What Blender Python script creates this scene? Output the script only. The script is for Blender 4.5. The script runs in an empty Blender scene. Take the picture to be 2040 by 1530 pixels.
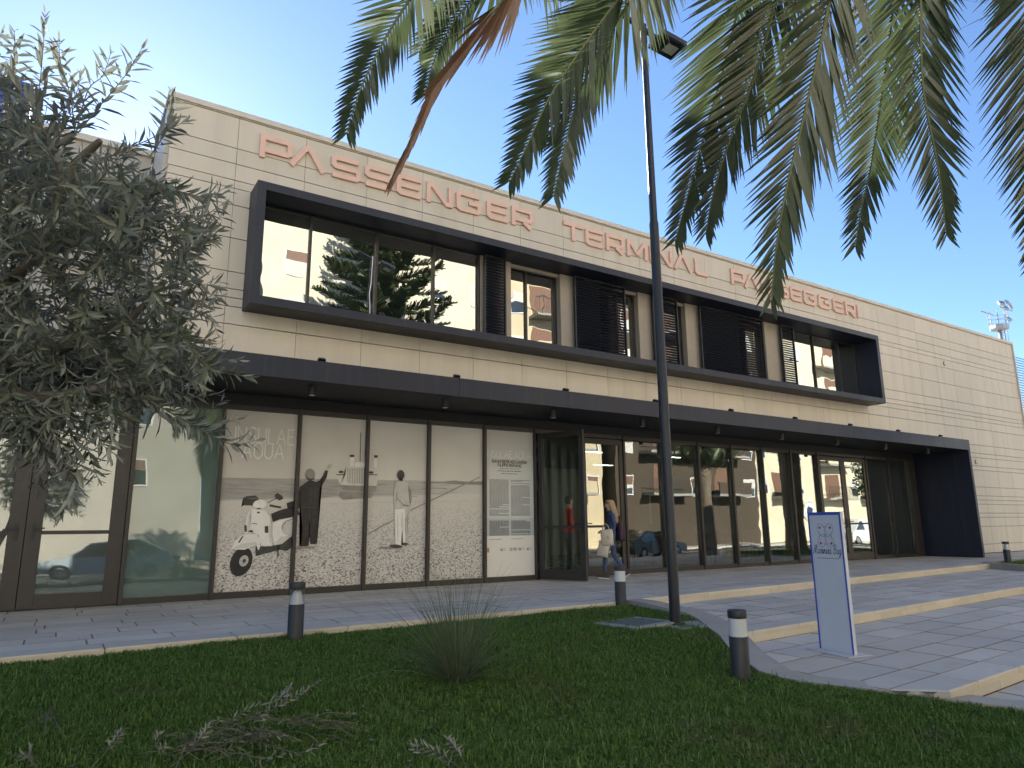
import bpy, bmesh, math, random
import numpy as np
from mathutils import Vector, Matrix, Quaternion

random.seed(7)
rng = np.random.default_rng(11)
R = math.radians
sc = bpy.context.scene
col = sc.collection

# ------------------------------------------------------------------ camera, sky, sun, exposure
CAM_Z = 1.13
FPX = 1373.795                      # focal length in photo pixels (2040 wide)
_p, _r, _y = R(11.58048577), R(-0.52964796), R(33.18552638)
_fw = Vector((math.sin(_y)*math.cos(_p), math.cos(_y)*math.cos(_p), math.sin(_p)))
_rt0 = Vector((math.cos(_y), -math.sin(_y), 0))
_up0 = _rt0.cross(_fw)
RT = _rt0*math.cos(_r) + _up0*math.sin(_r)
UP = -_rt0*math.sin(_r) + _up0*math.cos(_r)
FW = _fw
cam = bpy.data.cameras.new('camera')
cam.sensor_width = 36.0
cam.lens = FPX/2040*36.0
cam.clip_start = 0.05
cam.clip_end = 3000
camo = bpy.data.objects.new('camera', cam)
col.objects.link(camo)
mw = Matrix.Identity(4)
for i in range(3):
    mw[i][0], mw[i][1], mw[i][2] = RT[i], UP[i], -FW[i]
mw[2][3] = CAM_Z
camo.matrix_world = mw
sc.camera = camo

SUN_EL, SUN_AZ = R(26.3), R(0.9)    # sun stands behind the building, almost square to its front
world = bpy.data.worlds.new('World')
sc.world = world
world.use_nodes = True
wn = world.node_tree
wn.nodes.clear()
sky = wn.nodes.new('ShaderNodeTexSky')
sky.sky_type = 'NISHITA'
sky.sun_disc = False
sky.sun_elevation = SUN_EL
sky.sun_rotation = SUN_AZ
sky.altitude = 0
sky.air_density = 0.8
sky.dust_density = 0.1
sky.ozone_density = 4.0
bg = wn.nodes.new('ShaderNodeBackground')
bg.inputs['Strength'].default_value = 0.084
wo = wn.nodes.new('ShaderNodeOutputWorld')
wn.links.new(sky.outputs[0], bg.inputs['Color'])
wn.links.new(bg.outputs[0], wo.inputs['Surface'])

sun = bpy.data.lights.new('sun', 'SUN')
sun.energy = 4.3
sun.angle = R(0.53)
sun.color = (1.0, 0.93, 0.82)
suno = bpy.data.objects.new('sun', sun)
col.objects.link(suno)
SV = Vector((math.sin(SUN_AZ)*math.cos(SUN_EL), math.cos(SUN_AZ)*math.cos(SUN_EL), math.sin(SUN_EL)))
suno.rotation_euler = SV.to_track_quat('Z', 'Y').to_euler()
suno.location = (0, 40, 30)

sc.view_settings.view_transform = 'Standard'
sc.view_settings.look = 'None'
sc.view_settings.exposure = 1.86
sc.view_settings.gamma = 1.0
sc.view_settings.use_curve_mapping = False
sc.render.engine = 'CYCLES'
sc.cycles.use_denoising = True
sc.cycles.max_bounces = 8
sc.cycles.diffuse_bounces = 4
sc.cycles.glossy_bounces = 4
sc.cycles.transmission_bounces = 6
sc.cycles.transparent_max_bounces = 16
sc.cycles.sample_clamp_indirect = 6.0
sc.cycles.caustics_reflective = False
sc.cycles.caustics_refractive = False

# ------------------------------------------------------------------ measuring helpers
def ray(x, y):
    return RT*((x-1020)/FPX) - UP*((y-765)/FPX) + FW
CAMP = Vector((0, 0, CAM_Z))
def at(x, y, depth):                # point at a given depth along the view axis
    return CAMP + ray(x, y)*depth
def ony(x, y, Y):
    d = ray(x, y); return CAMP + d*(Y/d.y)
def onz(x, y, Z):
    d = ray(x, y); return CAMP + d*((Z-CAM_Z)/d.z)

# ------------------------------------------------------------------ building helpers
def tag(o, label=None, cat=None, group=None, kind=None):
    if label: o['label'] = label
    if cat: o['category'] = cat
    if group: o['group'] = group
    if kind: o['kind'] = kind
    return o
def thing(name, label, cat, loc=(0, 0, 0), rz=0, group=None):
    o = bpy.data.objects.new(name, None)
    o.empty_display_size = 0.2
    o.location = loc
    o.rotation_euler = (0, 0, rz)
    col.objects.link(o)
    return tag(o, label, cat, group)
def mkobj(name, me, parent=None, local=True):
    o = bpy.data.objects.new(name, me)
    col.objects.link(o)
    if parent is not None:
        o.parent = parent
        if not local:               # mesh is in world coordinates
            m = Matrix.LocRotScale(parent.location, parent.rotation_euler, parent.scale)
            if parent.parent is not None:
                p = parent.parent
                m = Matrix.LocRotScale(p.location, p.rotation_euler, p.scale) @ parent.matrix_parent_inverse @ m
            o.matrix_parent_inverse = m.inverted()
    return o
class MB:
    def __init__(s): s.v = []; s.f = []; s.m = []; s.cm = 0
    def add(s, vs, fs):
        b = len(s.v)
        s.v += [tuple(v) for v in vs]
        s.f += [tuple(i+b for i in f) for f in fs]
        s.m += [s.cm]*len(fs)
        return s
    def box(s, x0, y0, z0, x1, y1, z1):
        return s.add([(x0,y0,z0),(x1,y0,z0),(x1,y1,z0),(x0,y1,z0),(x0,y0,z1),(x1,y0,z1),(x1,y1,z1),(x0,y1,z1)],
                     [(0,3,2,1),(4,5,6,7),(0,1,5,4),(1,2,6,5),(2,3,7,6),(3,0,4,7)])
    def chbox(s, x0, y0, z0, x1, y1, z1, c):      # box with chamfered front (-y) rim
        a = [(x0,y1,z0),(x1,y1,z0),(x1,y1,z1),(x0,y1,z1)]
        b = [(x0,y0+c,z0),(x1,y0+c,z0),(x1,y0+c,z1),(x0,y0+c,z1)]
        d = [(x0+c,y0,z0+c),(x1-c,y0,z0+c),(x1-c,y0,z1-c),(x0+c,y0,z1-c)]
        fs = [(3,2,1,0),(8,9,10,11)]
        for k in range(4):
            n = (k+1) % 4
            fs += [(k,n,4+n,4+k),(4+k,4+n,8+n,8+k)]
        return s.add(a+b+d, fs)
    def topslab(s, quad, zt, th, c=0.008):        # paving slab: quad corners ccw, chamfered top rim
        cx = sum(q[0] for q in quad)/len(quad); cy = sum(q[1] for q in quad)/len(quad)
        n = len(quad)
        inn = []
        for q in quad:
            dx, dy = q[0]-cx, q[1]-cy
            L = math.hypot(dx, dy) or 1
            inn.append((q[0]-dx/L*c*1.4, q[1]-dy/L*c*1.4))
        vs = [(q[0],q[1],zt-th) for q in quad]+[(q[0],q[1],zt-c) for q in quad]+[(q[0],q[1],zt) for q in inn]
        fs = [tuple(range(2*n,3*n))]
        for k in range(n):
            m = (k+1) % n
            fs += [(k,m,n+m,n+k),(n+k,n+m,2*n+m,2*n+k)]
        return s.add(vs, fs)
    def cyl(s, p0, p1, r0, r1=None, n=12, cap=True):
        return s.tube([p0, p1], [r0, r0 if r1 is None else r1], n, cap)
    def tube(s, pts, rad, n=8, cap=True):
        pts = [Vector(p) for p in pts]
        if not hasattr(rad, '__len__'): rad = [rad]*len(pts)
        vs = []; fs = []
        prev = None
        for i, p in enumerate(pts):
            t = (pts[min(i+1,len(pts)-1)]-pts[max(i-1,0)])
            t = t.normalized() if t.length > 1e-9 else Vector((0,0,1))
            if prev is None:
                a = Vector((0,0,1)) if abs(t.z) < .9 else Vector((1,0,0))
                u = t.cross(a).normalized()
            else:
                u = (prev - t*prev.dot(t))
                u = u.normalized() if u.length > 1e-6 else t.orthogonal().normalized()
            prev = u
            w = t.cross(u)
            for k in range(n):
                an = 2*math.pi*k/n
                vs.append(p + (u*math.cos(an)+w*math.sin(an))*rad[i])
        for i in range(len(pts)-1):
            for k in range(n):
                m = (k+1) % n
                fs.append((i*n+k, i*n+m, (i+1)*n+m, (i+1)*n+k))
        if cap:
            fs.append(tuple(range(n-1,-1,-1)))
            fs.append(tuple((len(pts)-1)*n+k for k in range(n)))
        return s.add(vs, fs)
    def lathe(s, prof, n=24, c=(0,0)):            # (r, z) pairs
        vs = []; fs = []
        for r, z in prof:
            for k in range(n):
                a = 2*math.pi*k/n
                vs.append((c[0]+r*math.cos(a), c[1]+r*math.sin(a), z))
        for i in range(len(prof)-1):
            for k in range(n):
                m = (k+1) % n
                fs.append((i*n+k, i*n+m, (i+1)*n+m, (i+1)*n+k))
        fs.append(tuple(range(n-1,-1,-1))); fs.append(tuple((len(prof)-1)*n+k for k in range(n)))
        return s.add(vs, fs)
    def quad(s, a, b, c, d): return s.add([a,b,c,d], [(0,1,2,3)])
    def prism_xz(s, poly, y0, y1):                # polygon in (x, z), counter-clockwise seen from -y
        n = len(poly)
        vs = [(p[0],y0,p[1]) for p in poly]+[(p[0],y1,p[1]) for p in poly]
        fs = [tuple(range(n)), tuple(range(2*n-1,n-1,-1))]
        for k in range(n):
            m = (k+1) % n
            fs.append((m,k,n+k,n+m))
        return s.add(vs, fs)
    def mesh(s, name, mats, smooth=False):
        me = bpy.data.meshes.new(name)
        me.from_pydata(s.v, [], s.f)
        if not isinstance(mats, (list, tuple)): mats = [mats]
        for m in mats: me.materials.append(m)
        if len(mats) > 1: me.polygons.foreach_set('material_index', s.m)
        if smooth: me.polygons.foreach_set('use_smooth', [True]*len(me.polygons))
        me.update()
        return me
    def build(s, name, mats, parent=None, local=True, smooth=False):
        return mkobj(name, s.mesh(name, mats, smooth), parent, local)
def smooth_by_angle(o, ang=35):
    me = o.data
    me.polygons.foreach_set('use_smooth', [True]*len(me.polygons))
    bm = bmesh.new(); bm.from_mesh(me)
    for e in bm.edges:
        if len(e.link_faces) == 2 and e.calc_face_angle(0) > R(ang): e.smooth = False
    bm.to_mesh(me); bm.free()
    return o
def copy_tree(o, parent=None):
    c = o.copy(); col.objects.link(c)
    if parent is not None: c.parent = parent
    for ch in [q for q in bpy.data.objects if q.parent == o]:
        copy_tree(ch, c)
    return c
def np_mesh(name, V, F, mat, parent=None, smooth=False, uv=None):   # V (n,3), F (m,k)
    me = bpy.data.meshes.new(name)
    V = np.asarray(V, dtype=np.float32); F = np.asarray(F, dtype=np.int32)
    k = F.shape[1]
    me.vertices.add(len(V)); me.vertices.foreach_set('co', V.ravel())
    me.loops.add(F.size); me.loops.foreach_set('vertex_index', F.ravel())
    me.polygons.add(len(F))
    me.polygons.foreach_set('loop_start', np.arange(0, F.size, k, dtype=np.int32))
    me.polygons.foreach_set('loop_total', np.full(len(F), k, dtype=np.int32))
    if smooth: me.polygons.foreach_set('use_smooth', [True]*len(F))
    me.materials.append(mat)
    me.update(calc_edges=True); me.validate()
    return mkobj(name, me, parent, False)

# ------------------------------------------------------------------ materials
class Nd:
    def __init__(s, name):
        s.m = bpy.data.materials.new(name); s.m.use_nodes = True
        s.t = s.m.node_tree; s.t.nodes.clear()
        s.out = s.n('ShaderNodeOutputMaterial')
    def n(s, k, **kw):
        x = s.t.nodes.new(k)
        for a, b in kw.items(): setattr(x, a, b)
        return x
    def l(s, a, b): s.t.links.new(a, b)
    def noise(s, scale, detail=4, rough=.55, vec=None, coord='Object', dim3=True):
        x = s.n('ShaderNodeTexNoise'); x.inputs['Scale'].default_value = scale
        x.inputs['Detail'].default_value = detail; x.inputs['Roughness'].default_value = rough
        if vec is None: vec = s.coord(coord)
        s.l(vec, x.inputs['Vector'])
        return x.outputs['Fac']
    def coord(s, kind='Object'):
        if kind == 'World':
            return s.n('ShaderNodeNewGeometry').outputs['Position']
        return s.n('ShaderNodeTexCoord').outputs[kind]
    def ramp(s, fac, stops, interp='LINEAR'):
        r = s.n('ShaderNodeValToRGB'); r.color_ramp.interpolation = interp
        e = r.color_ramp.elements
        while len(e) < len(stops): e.new(.5)
        for i, (p, c) in enumerate(stops):
            e[i].position = p; e[i].color = (*c, 1) if len(c) == 3 else c
        s.l(fac, r.inputs['Fac'])
        return r.outputs['Color']
    def mix(s, fac, a, b, mode='MIX'):
        x = s.n('ShaderNodeMix', data_type='RGBA', blend_type=mode)
        for sock, v in ((x.inputs[0], fac), (x.inputs[6], a), (x.inputs[7], b)):
            if isinstance(v, (int, float)): sock.default_value = v
            elif isinstance(v, tuple): sock.default_value = (*v, 1) if len(v) == 3 else v
            else: s.l(v, sock)
        return x.outputs[2]
    def math(s, op, a, b=0.0, c=None):
        x = s.n('ShaderNodeMath', operation=op)
        for i, v in enumerate((a, b) if c is None else (a, b, c)):
            if isinstance(v, (int, float)): x.inputs[i].default_value = v
            else: s.l(v, x.inputs[i])
        return x.outputs[0]
    def bump(s, h, strength=.3, dist=.01):
        b = s.n('ShaderNodeBump'); b.inputs['Strength'].default_value = strength; b.inputs['Distance'].default_value = dist
        s.l(h, b.inputs['Height']); return b.outputs[0]
    def bsdf(s, colr, rough=.6, metal=0, normal=None, spec=.5, link=True):
        b = s.n('ShaderNodeBsdfPrincipled')
        for k, v in (('Base Color', colr), ('Roughness', rough), ('Metallic', metal), ('Specular IOR Level', spec)):
            if isinstance(v, (int, float)): b.inputs[k].default_value = v
            elif isinstance(v, tuple): b.inputs[k].default_value = (*v, 1)
            else: s.l(v, b.inputs[k])
        if normal is not None: s.l(normal, b.inputs['Normal'])
        if link: s.l(b.outputs[0], s.out.inputs['Surface'])
        return b
def plain(name, c, rough=.6, metal=0, var=.12, scale=6, bump=0, bscale=40, coord='Object', spec=.5, rnd=.0):
    d = Nd(name)
    f = d.noise(scale, 5, .6, coord=coord)
    lo = tuple(max(0, x*(1-var)) for x in c); hi = tuple(min(1, x*(1+var)) for x in c)
    cc = d.ramp(f, [(.3, lo), (.7, hi)])
    if rnd:
        oi = d.n('ShaderNodeObjectInfo')
        v = d.math('MULTIPLY_ADD', oi.outputs['Random'], 2*rnd, 1-rnd)
        hs = d.n('ShaderNodeHueSaturation'); d.l(v, hs.inputs['Value']); d.l(cc, hs.inputs['Color']); cc = hs.outputs[0]
    nm = d.bump(d.noise(bscale, 4, coord=coord), bump, .004) if bump else None
    rr = d.math('MULTIPLY_ADD', d.noise(scale*2.3, 3, coord=coord), .25, rough-.12)
    d.bsdf(cc, rr, metal, nm, spec)
    return d.m
def facade_mat():
    d = Nd('facade_panel')
    pos = d.coord('World')
    mp = d.n('ShaderNodeMapping'); mp.inputs['Scale'].default_value = (2.2, 2.2, .25); d.l(pos, mp.inputs['Vector'])
    streak = d.noise(1.6, 5, .6, vec=mp.outputs[0])
    c = d.ramp(streak, [(.22, (.610, .540, .440)), (.55, (.680, .605, .498)), (.85, (.70, .628, .525))])
    oi = d.n('ShaderNodeObjectInfo')
    v = d.math('MULTIPLY_ADD', oi.outputs['Random'], .07, .965)
    hs = d.n('ShaderNodeHueSaturation'); d.l(v, hs.inputs['Value']); d.l(c, hs.inputs['Color'])
    nm = d.bump(d.noise(160, 3, vec=pos), .06, .002)
    d.bsdf(hs.outputs[0], .5, 0, nm)
    return d.m
M_FAC = facade_mat()
M_JOINT = plain('joint_backing', (.03, .028, .026), .9)
M_CAP = plain('coping_metal', (.66, .60, .51), .45, var=.05)
def clad_mat():
    d = Nd('dark_cladding')
    f = d.noise(1.1, 6, .65, coord='World')
    c = d.ramp(f, [(.3, (.008, .0115, .026)), (.7, (.013, .0175, .036))])
    mp = d.n('ShaderNodeMapping'); mp.inputs['Scale'].default_value = (5, 5, .35); d.l(d.coord('World'), mp.inputs['Vector'])
    st = d.ramp(d.noise(1.5, 5, .65, vec=mp.outputs[0]), [(.52, (0, 0, 0)), (.8, (1, 1, 1))])
    c = d.mix(d.math('MULTIPLY', st, .30), c, (.075, .072, .068))
    fine = d.noise(220, 3, coord='World')
    r = d.math('MULTIPLY_ADD', f, .3, .33)
    d.bsdf(c, r, 0, d.bump(fine, .08, .001), .5)
    return d.m
M_CLAD = clad_mat()
M_SOFFIT = plain('soffit_board', (.012, .013, .015), .7)
M_FRAME = plain('bronze_frame', (.035, .029, .026), .42, var=.1, coord='World')
M_BLACK = plain('black_metal', (.010, .011, .014), .38)
M_PIER = plain('pier_render', (.40, .345, .28), .75, var=.05, bump=.1)
M_SHUT = plain('shutter_slat', (.014, .0155, .024), .42, var=.12)
M_STEEL = plain('brushed_steel', (.55, .55, .56), .3, 1)

def glass_opaque(name, base, f0, f1, wav=.004, tint=(.92, .93, .88), scale=.9, rough_base=.4):
    d = Nd(name)
    pos = d.coord('World')
    nm = d.bump(d.noise(scale, 2, .5, vec=pos), 1.0, wav)
    gl = d.n('ShaderNodeBsdfGlossy'); gl.inputs['Roughness'].default_value = .004; gl.inputs['Color'].default_value = (*tint, 1); d.l(nm, gl.inputs['Normal'])
    df = d.n('ShaderNodeBsdfDiffuse'); df.inputs['Color'].default_value = (*base, 1)
    lw = d.n('ShaderNodeLayerWeight'); lw.inputs['Blend'].default_value = .5
    p3 = d.math('POWER', lw.outputs['Facing'], 3.0)
    fac = d.math('MULTIPLY_ADD', p3, f1-f0, f0)
    mx = d.n('ShaderNodeMixShader'); d.l(fac, mx.inputs[0]); d.l(df.outputs[0], mx.inputs[1]); d.l(gl.outputs[0], mx.inputs[2])
    d.l(mx.outputs[0], d.out.inputs['Surface'])
    return d.m
def glass_clear(name, tr, f0, f1, wav=.003, scale=.8):
    d = Nd(name)
    pos = d.coord('World')
    nm = d.bump(d.noise(scale, 2, .5, vec=pos), 1.0, wav)
    gl = d.n('ShaderNodeBsdfGlossy'); gl.inputs['Roughness'].default_value = .004; gl.inputs['Color'].default_value = (.93, .95, .9, 1); d.l(nm, gl.inputs['Normal'])
    tp = d.n('ShaderNodeBsdfTransparent'); tp.inputs['Color'].default_value = (*tr, 1)
    lw = d.n('ShaderNodeLayerWeight'); lw.inputs['Blend'].default_value = .5
    p3 = d.math('POWER', lw.outputs['Facing'], 3.0)
    fac = d.math('MULTIPLY_ADD', p3, f1-f0, f0)
    mx = d.n('ShaderNodeMixShader'); d.l(fac, mx.inputs[0]); d.l(tp.outputs[0], mx.inputs[1]); d.l(gl.outputs[0], mx.inputs[2])
    d.l(mx.outputs[0], d.out.inputs['Surface'])
    return d.m
M_GLUP = glass_opaque('mirror_glass', (.012, .014, .014), .42, .95, .0045)
M_GLLO = glass_clear('clear_glass', (.60, .63, .59), .26, .92)
M_GLDOOR = glass_clear('door_glass', (.74, .78, .76), .04, .30)
M_FROST = glass_opaque('frosted_glass', (.115, .165, .14), .15, .85, .004)

def stone_mat(name, c0, c1, stain, bump=.25, rnd=.08, spot=.35):
    d = Nd(name)
    pos = d.coord('World')
    f = d.noise(1.3, 6, .65, vec=pos)
    base = d.ramp(f, [(.3, c0), (.7, c1)])
    g = d.noise(14, 5, .7, vec=pos)
    base = d.mix(d.math('MULTIPLY', g, .25), base, stain)
    spots = d.noise(3.1, 3, .5, vec=pos)
    sp = d.ramp(spots, [(.62, (0, 0, 0)), (.75, (1, 1, 1))])
    base = d.mix(d.math('MULTIPLY', sp, spot), base, stain)
    oi = d.n('ShaderNodeObjectInfo')
    v = d.math('MULTIPLY_ADD', oi.outputs['Random'], 2*rnd, 1-rnd)
    hs = d.n('ShaderNodeHueSaturation'); d.l(v, hs.inputs['Value']); d.l(base, hs.inputs['Color'])
    nm = d.bump(d.noise(60, 5, vec=pos), bump, .004)
    d.bsdf(hs.outputs[0], .72, 0, nm)
    return d.m
M_SLAB = stone_mat('paving_slab', (.50, .465, .415), (.60, .56, .50), (.28, .24, .18), .3, .12)
M_EDGE = stone_mat('slab_edge_dirt', (.24, .205, .155), (.31, .27, .21), (.12, .095, .06), .4)
M_KERB = stone_mat('limestone_kerb', (.60, .525, .40), (.68, .60, .47), (.42, .33, .20), .3, .06, .12)
M_KERBG = stone_mat('pale_kerb', (.36, .33, .29), (.44, .41, .36), (.18, .15, .11), .3, .05)
M_MORTAR = stone_mat('slab_joint', (.040, .034, .027), (.065, .055, .042), (.02, .016, .01), .3)
M_CONC = stone_mat('concrete', (.26, .26, .25), (.34, .34, .32), (.14, .13, .11))
M_ASPH = stone_mat('asphalt', (.045, .045, .047), (.06, .06, .06), (.03, .03, .03))
M_WHITE = plain('white_paint', (.72, .72, .72), .45, var=.05)
M_BLUE = plain('blue_trim', (.03, .09, .42), .4)
M_INKB = plain('ink_navy', (.02, .03, .09), .7)
M_INKR = plain('ink_red', (.45, .03, .02), .7)
M_LETTER = plain('salmon_letter', (.84, .55, .44), .5, var=.04)

def soil_mat():
    d = Nd('turf_soil')
    pos = d.coord('World')
    f = d.noise(.8, 6, .6, vec=pos)
    c = d.ramp(f, [(.35, (.020, .028, .008)), (.55, (.030, .040, .012)), (.7, (.055, .043, .022))])
    d.bsdf(c, .95, 0, d.bump(d.noise(50, 5, vec=pos), .6, .01), .2)
    return d.m
M_SOIL = soil_mat()
def blade_mat(name, dark, light, dry, dryness=.55):
    d = Nd(name)
    g = d.n('ShaderNodeNewGeometry')
    c = d.mix(g.outputs['Random Per Island'], dark, light)
    f = d.noise(.9, 5, .6, vec=g.outputs['Position'])
    patch = d.ramp(f, [(dryness, (0, 0, 0)), (dryness+.14, (1, 1, 1))])
    c = d.mix(d.math('MULTIPLY', patch, .75), c, dry)
    b = d.n('ShaderNodeBsdfDiffuse'); d.l(c, b.inputs['Color'])
    t = d.n('ShaderNodeBsdfTranslucent'); d.l(c, t.inputs['Color'])
    gl = d.n('ShaderNodeBsdfGlossy'); gl.inputs['Roughness'].default_value = .45; gl.inputs['Color'].default_value = (.5, .5, .5, 1)
    m1 = d.n('ShaderNodeMixShader'); m1.inputs[0].default_value = .3; d.l(b.outputs[0], m1.inputs[1]); d.l(t.outputs[0], m1.inputs[2])
    m2 = d.n('ShaderNodeMixShader'); m2.inputs[0].default_value = .04; d.l(m1.outputs[0], m2.inputs[1]); d.l(gl.outputs[0], m2.inputs[2])
    d.l(m2.outputs[0], d.out.inputs['Surface'])
    return d.m
M_GRASS = blade_mat('lawn_blade', (.062, .125, .020), (.165, .275, .058), (.17, .15, .075), .60)
M_TUFT = blade_mat('tuft_blade', (.085, .125, .058), (.19, .22, .115), (.24, .21, .12), .6)
def leaf_mat(name, top0, top1, under, trans=.25, gloss=.08, rough=.38):
    d = Nd(name)
    g = d.n('ShaderNodeNewGeometry')
    c = d.mix(g.outputs['Random Per Island'], top0, top1)
    c = d.mix(g.outputs['Backfacing'], c, under)
    b = d.n('ShaderNodeBsdfDiffuse'); d.l(c, b.inputs['Color'])
    t = d.n('ShaderNodeBsdfTranslucent'); d.l(c, t.inputs['Color'])
    gl = d.n('ShaderNodeBsdfGlossy'); gl.inputs['Roughness'].default_value = rough; gl.inputs['Color'].default_value = (.8, .8, .8, 1)
    m1 = d.n('ShaderNodeMixShader'); m1.inputs[0].default_value = trans; d.l(b.outputs[0], m1.inputs[1]); d.l(t.outputs[0], m1.inputs[2])
    m2 = d.n('ShaderNodeMixShader'); m2.inputs[0].default_value = gloss; d.l(m1.outputs[0], m2.inputs[1]); d.l(gl.outputs[0], m2.inputs[2])
    d.l(m2.outputs[0], d.out.inputs['Surface'])
    return d.m
M_OLIVE = leaf_mat('olive_leaf', (.085, .105, .072), (.185, .20, .135), (.27, .285, .235), .28, .07)
M_OLIVED = leaf_mat('dry_olive_leaf', (.085, .10, .065), (.16, .165, .115), (.20, .205, .155), .15, .04)
M_PALM = leaf_mat('palm_leaflet', (.050, .082, .026), (.095, .128, .044), (.072, .10, .043), .28, .12, .32)
M_PALMD = leaf_mat('dead_palm_leaflet', (.22, .115, .07), (.30, .17, .10), (.24, .13, .08), .2, .05)
M_RACHIS = plain('palm_rachis', (.16, .17, .06), .5)
M_PINE = leaf_mat('pine_needle', (.035, .060, .022), (.085, .115, .042), (.05, .075, .03), .12, .05)
M_BARK = stone_mat('bark', (.10, .085, .065), (.19, .165, .13), (.05, .04, .03), .9)
M_TWIG = plain('twig', (.125, .112, .08), .8)
M_PBARK = stone_mat('palm_bark', (.14, .11, .08), (.22, .18, .13), (.06, .045, .03), 1.0)
# ------------------------------------------------------------------ ground, paving, lawn
g = MB(); g.quad((-500,-500,-1.2),(900,-500,-1.2),(900,900,-1.2),(-500,900,-1.2))
tag(g.build('ground', M_CONC), kind='structure')
g = MB(); g.box(-60, -10.5, -1.0, 120, -2.4, -.64)
road = tag(g.build('road', M_ASPH), kind='structure')
g = MB()
for k in range(14):
    g.box(-30+k*9, -6.55, -.639, -26+k*9, -6.42, -.636)
g.build('road_marking', M_WHITE, road, False)
g = MB(); g.box(-60, -2.4, -1.0, 120, .35, -.5); tag(g.build('near_pavement', M_SLAB), kind='structure')
g = MB(); g.box(-60, -16, -1.0, 120, -10.5, -.5); tag(g.build('far_pavement', M_SLAB), kind='structure')

# kerb that borders the lawn towards the stepped forecourt (x as a function of y)
KB = [(-1, 10.6, -.52), (0, 9.6, -.5), (1.8, 7.85, -.44), (2.78, 6.77, -.375), (3.15, 6.40, -.325), (3.59, 5.95, -.265), (4.0, 5.68, -.245), (4.22, 5.63, -.24), (4.51, 5.69, -.235),
      (5.10, 6.05, -.19), (5.62, 6.45, -.118), (6.2, 6.88, -.10), (6.62, 7.17, -.075), (6.95, 7.30, -.055), (7.32, 7.29, -.025), (7.8, 7.33, .004), (8.16, 7.33, .006)]
KY = [k[0] for k in KB]; KX = [k[1] for k in KB]; KZ = [k[2] for k in KB]
def kx(y): return float(np.interp(y, KY, KX))
def kz(y): return float(np.interp(y, KY, KZ))
LZY = [-1, 0, 1.8, 2.78, 3.15, 3.59, 4.22, 4.51, 5.1, 5.62, 6.62, 7.3, 8.1]
LZZ = [-.52, -.5, -.46, -.395, -.345, -.285, -.26, -.255, -.21, -.15, -.105, -.08, -.062]
def lz(x, y): return float(np.interp(y, LZY, LZZ)) + .010*math.sin(2.1*x+1.3*y)*math.cos(1.7*y-.6*x)
def lfront(x): return 8.04 + (x+.3)*.0125       # left terrace edge
V = []; F = []
ys = np.concatenate([np.arange(-.6, 7.9, .12), [7.98, 8.06]])
NX = 90
for y in ys:
    xr = kx(y)-.02
    for i in range(NX+1):
        t = i/NX
        x = -9 + (xr+9)*t
        V.append((x, min(y, lfront(x)-.0), lz(x, y)))
for j in range(len(ys)-1):
    for i in range(NX):
        a = j*(NX+1)+i
        F.append((a, a+1, a+NX+2, a+NX+1))
lawn = np_mesh('lawn', V, F, M_SOIL, None, True)
tag(lawn, kind='structure')

# grass blades
def scatter_blades(N, inside):
    xs = rng.uniform(-1.6 if inside else -9, 7.6 if inside else 8.5, N); yy = rng.uniform(1.2 if inside else -.4, 8.05, N)
    ok = (xs < np.interp(yy, KY, KX)+rng.normal(.0, .018, N)) & (yy < lfront(xs)+rng.normal(-.012, .012, N))
    # only where the camera can look (with a margin)
    dx = xs*RT.x + yy*RT.y; fwd = xs*FW.x + yy*FW.y - 1.45*FW.z
    seen = (fwd > .5) & (np.abs(dx/np.maximum(fwd, .1)) < .86) & (xs > -1.6) & (yy > 1.2)
    ok &= seen if inside else ~seen
    dn = np.hypot(xs, yy)
    keep = rng.uniform(0, 1, N) < np.clip(1.15-(dn-3.0)/9.0, .38, 1.0)
    ok &= keep
    xs, yy = xs[ok], yy[ok]
    n = len(xs)
    zz = np.interp(yy, LZY, LZZ) + .010*np.sin(2.1*xs+1.3*yy)*np.cos(1.7*yy-.6*xs) - .004
    clump = np.sin(xs*7.3+np.sin(yy*5.1)*2)*np.cos(yy*6.7+np.sin(xs*4.3)*2)
    h = rng.uniform(.020, .052, n)*(1+.38*clump)*np.where(rng.uniform(0,1,n) < .05, 1.8, 1)
    a = rng.uniform(0, 2*np.pi, n)
    lean = rng.uniform(.15, .95, n)
    w = rng.uniform(.0016, .0034, n)*(1+dn[ok]*.06)*(1 if inside else 1.9)
    ca, sa = np.cos(a), np.sin(a)
    base = np.stack([xs, yy, zz], 1)
    side = np.stack([-sa*w, ca*w, np.zeros(n)], 1)
    mid = base + np.stack([ca*h*lean*.35, sa*h*lean*.35, h*.62], 1)
    tip = base + np.stack([ca*h*lean, sa*h*lean, h*np.maximum(.35, 1-lean*.45)], 1)
    V = np.concatenate([base-side, base+side, mid+side*.8, mid-side*.8, tip], 0)
    i = np.arange(n)
    # triangles
    F = np.concatenate([np.stack([i, i+n, i+2*n], 1), np.stack([i, i+2*n, i+3*n], 1), np.stack([i+3*n, i+2*n, i+4*n], 1)], 0)
    return V, F
V, F = scatter_blades(900000, True)
V2, F2 = scatter_blades(300000, False)
F = np.concatenate([F, F2+len(V)]); V = np.concatenate([V, V2])
gr = np_mesh('grass', V, F, M_GRASS)
tag(gr, 'short green mown grass covering the lawn', 'grass', kind='stuff')
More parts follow.
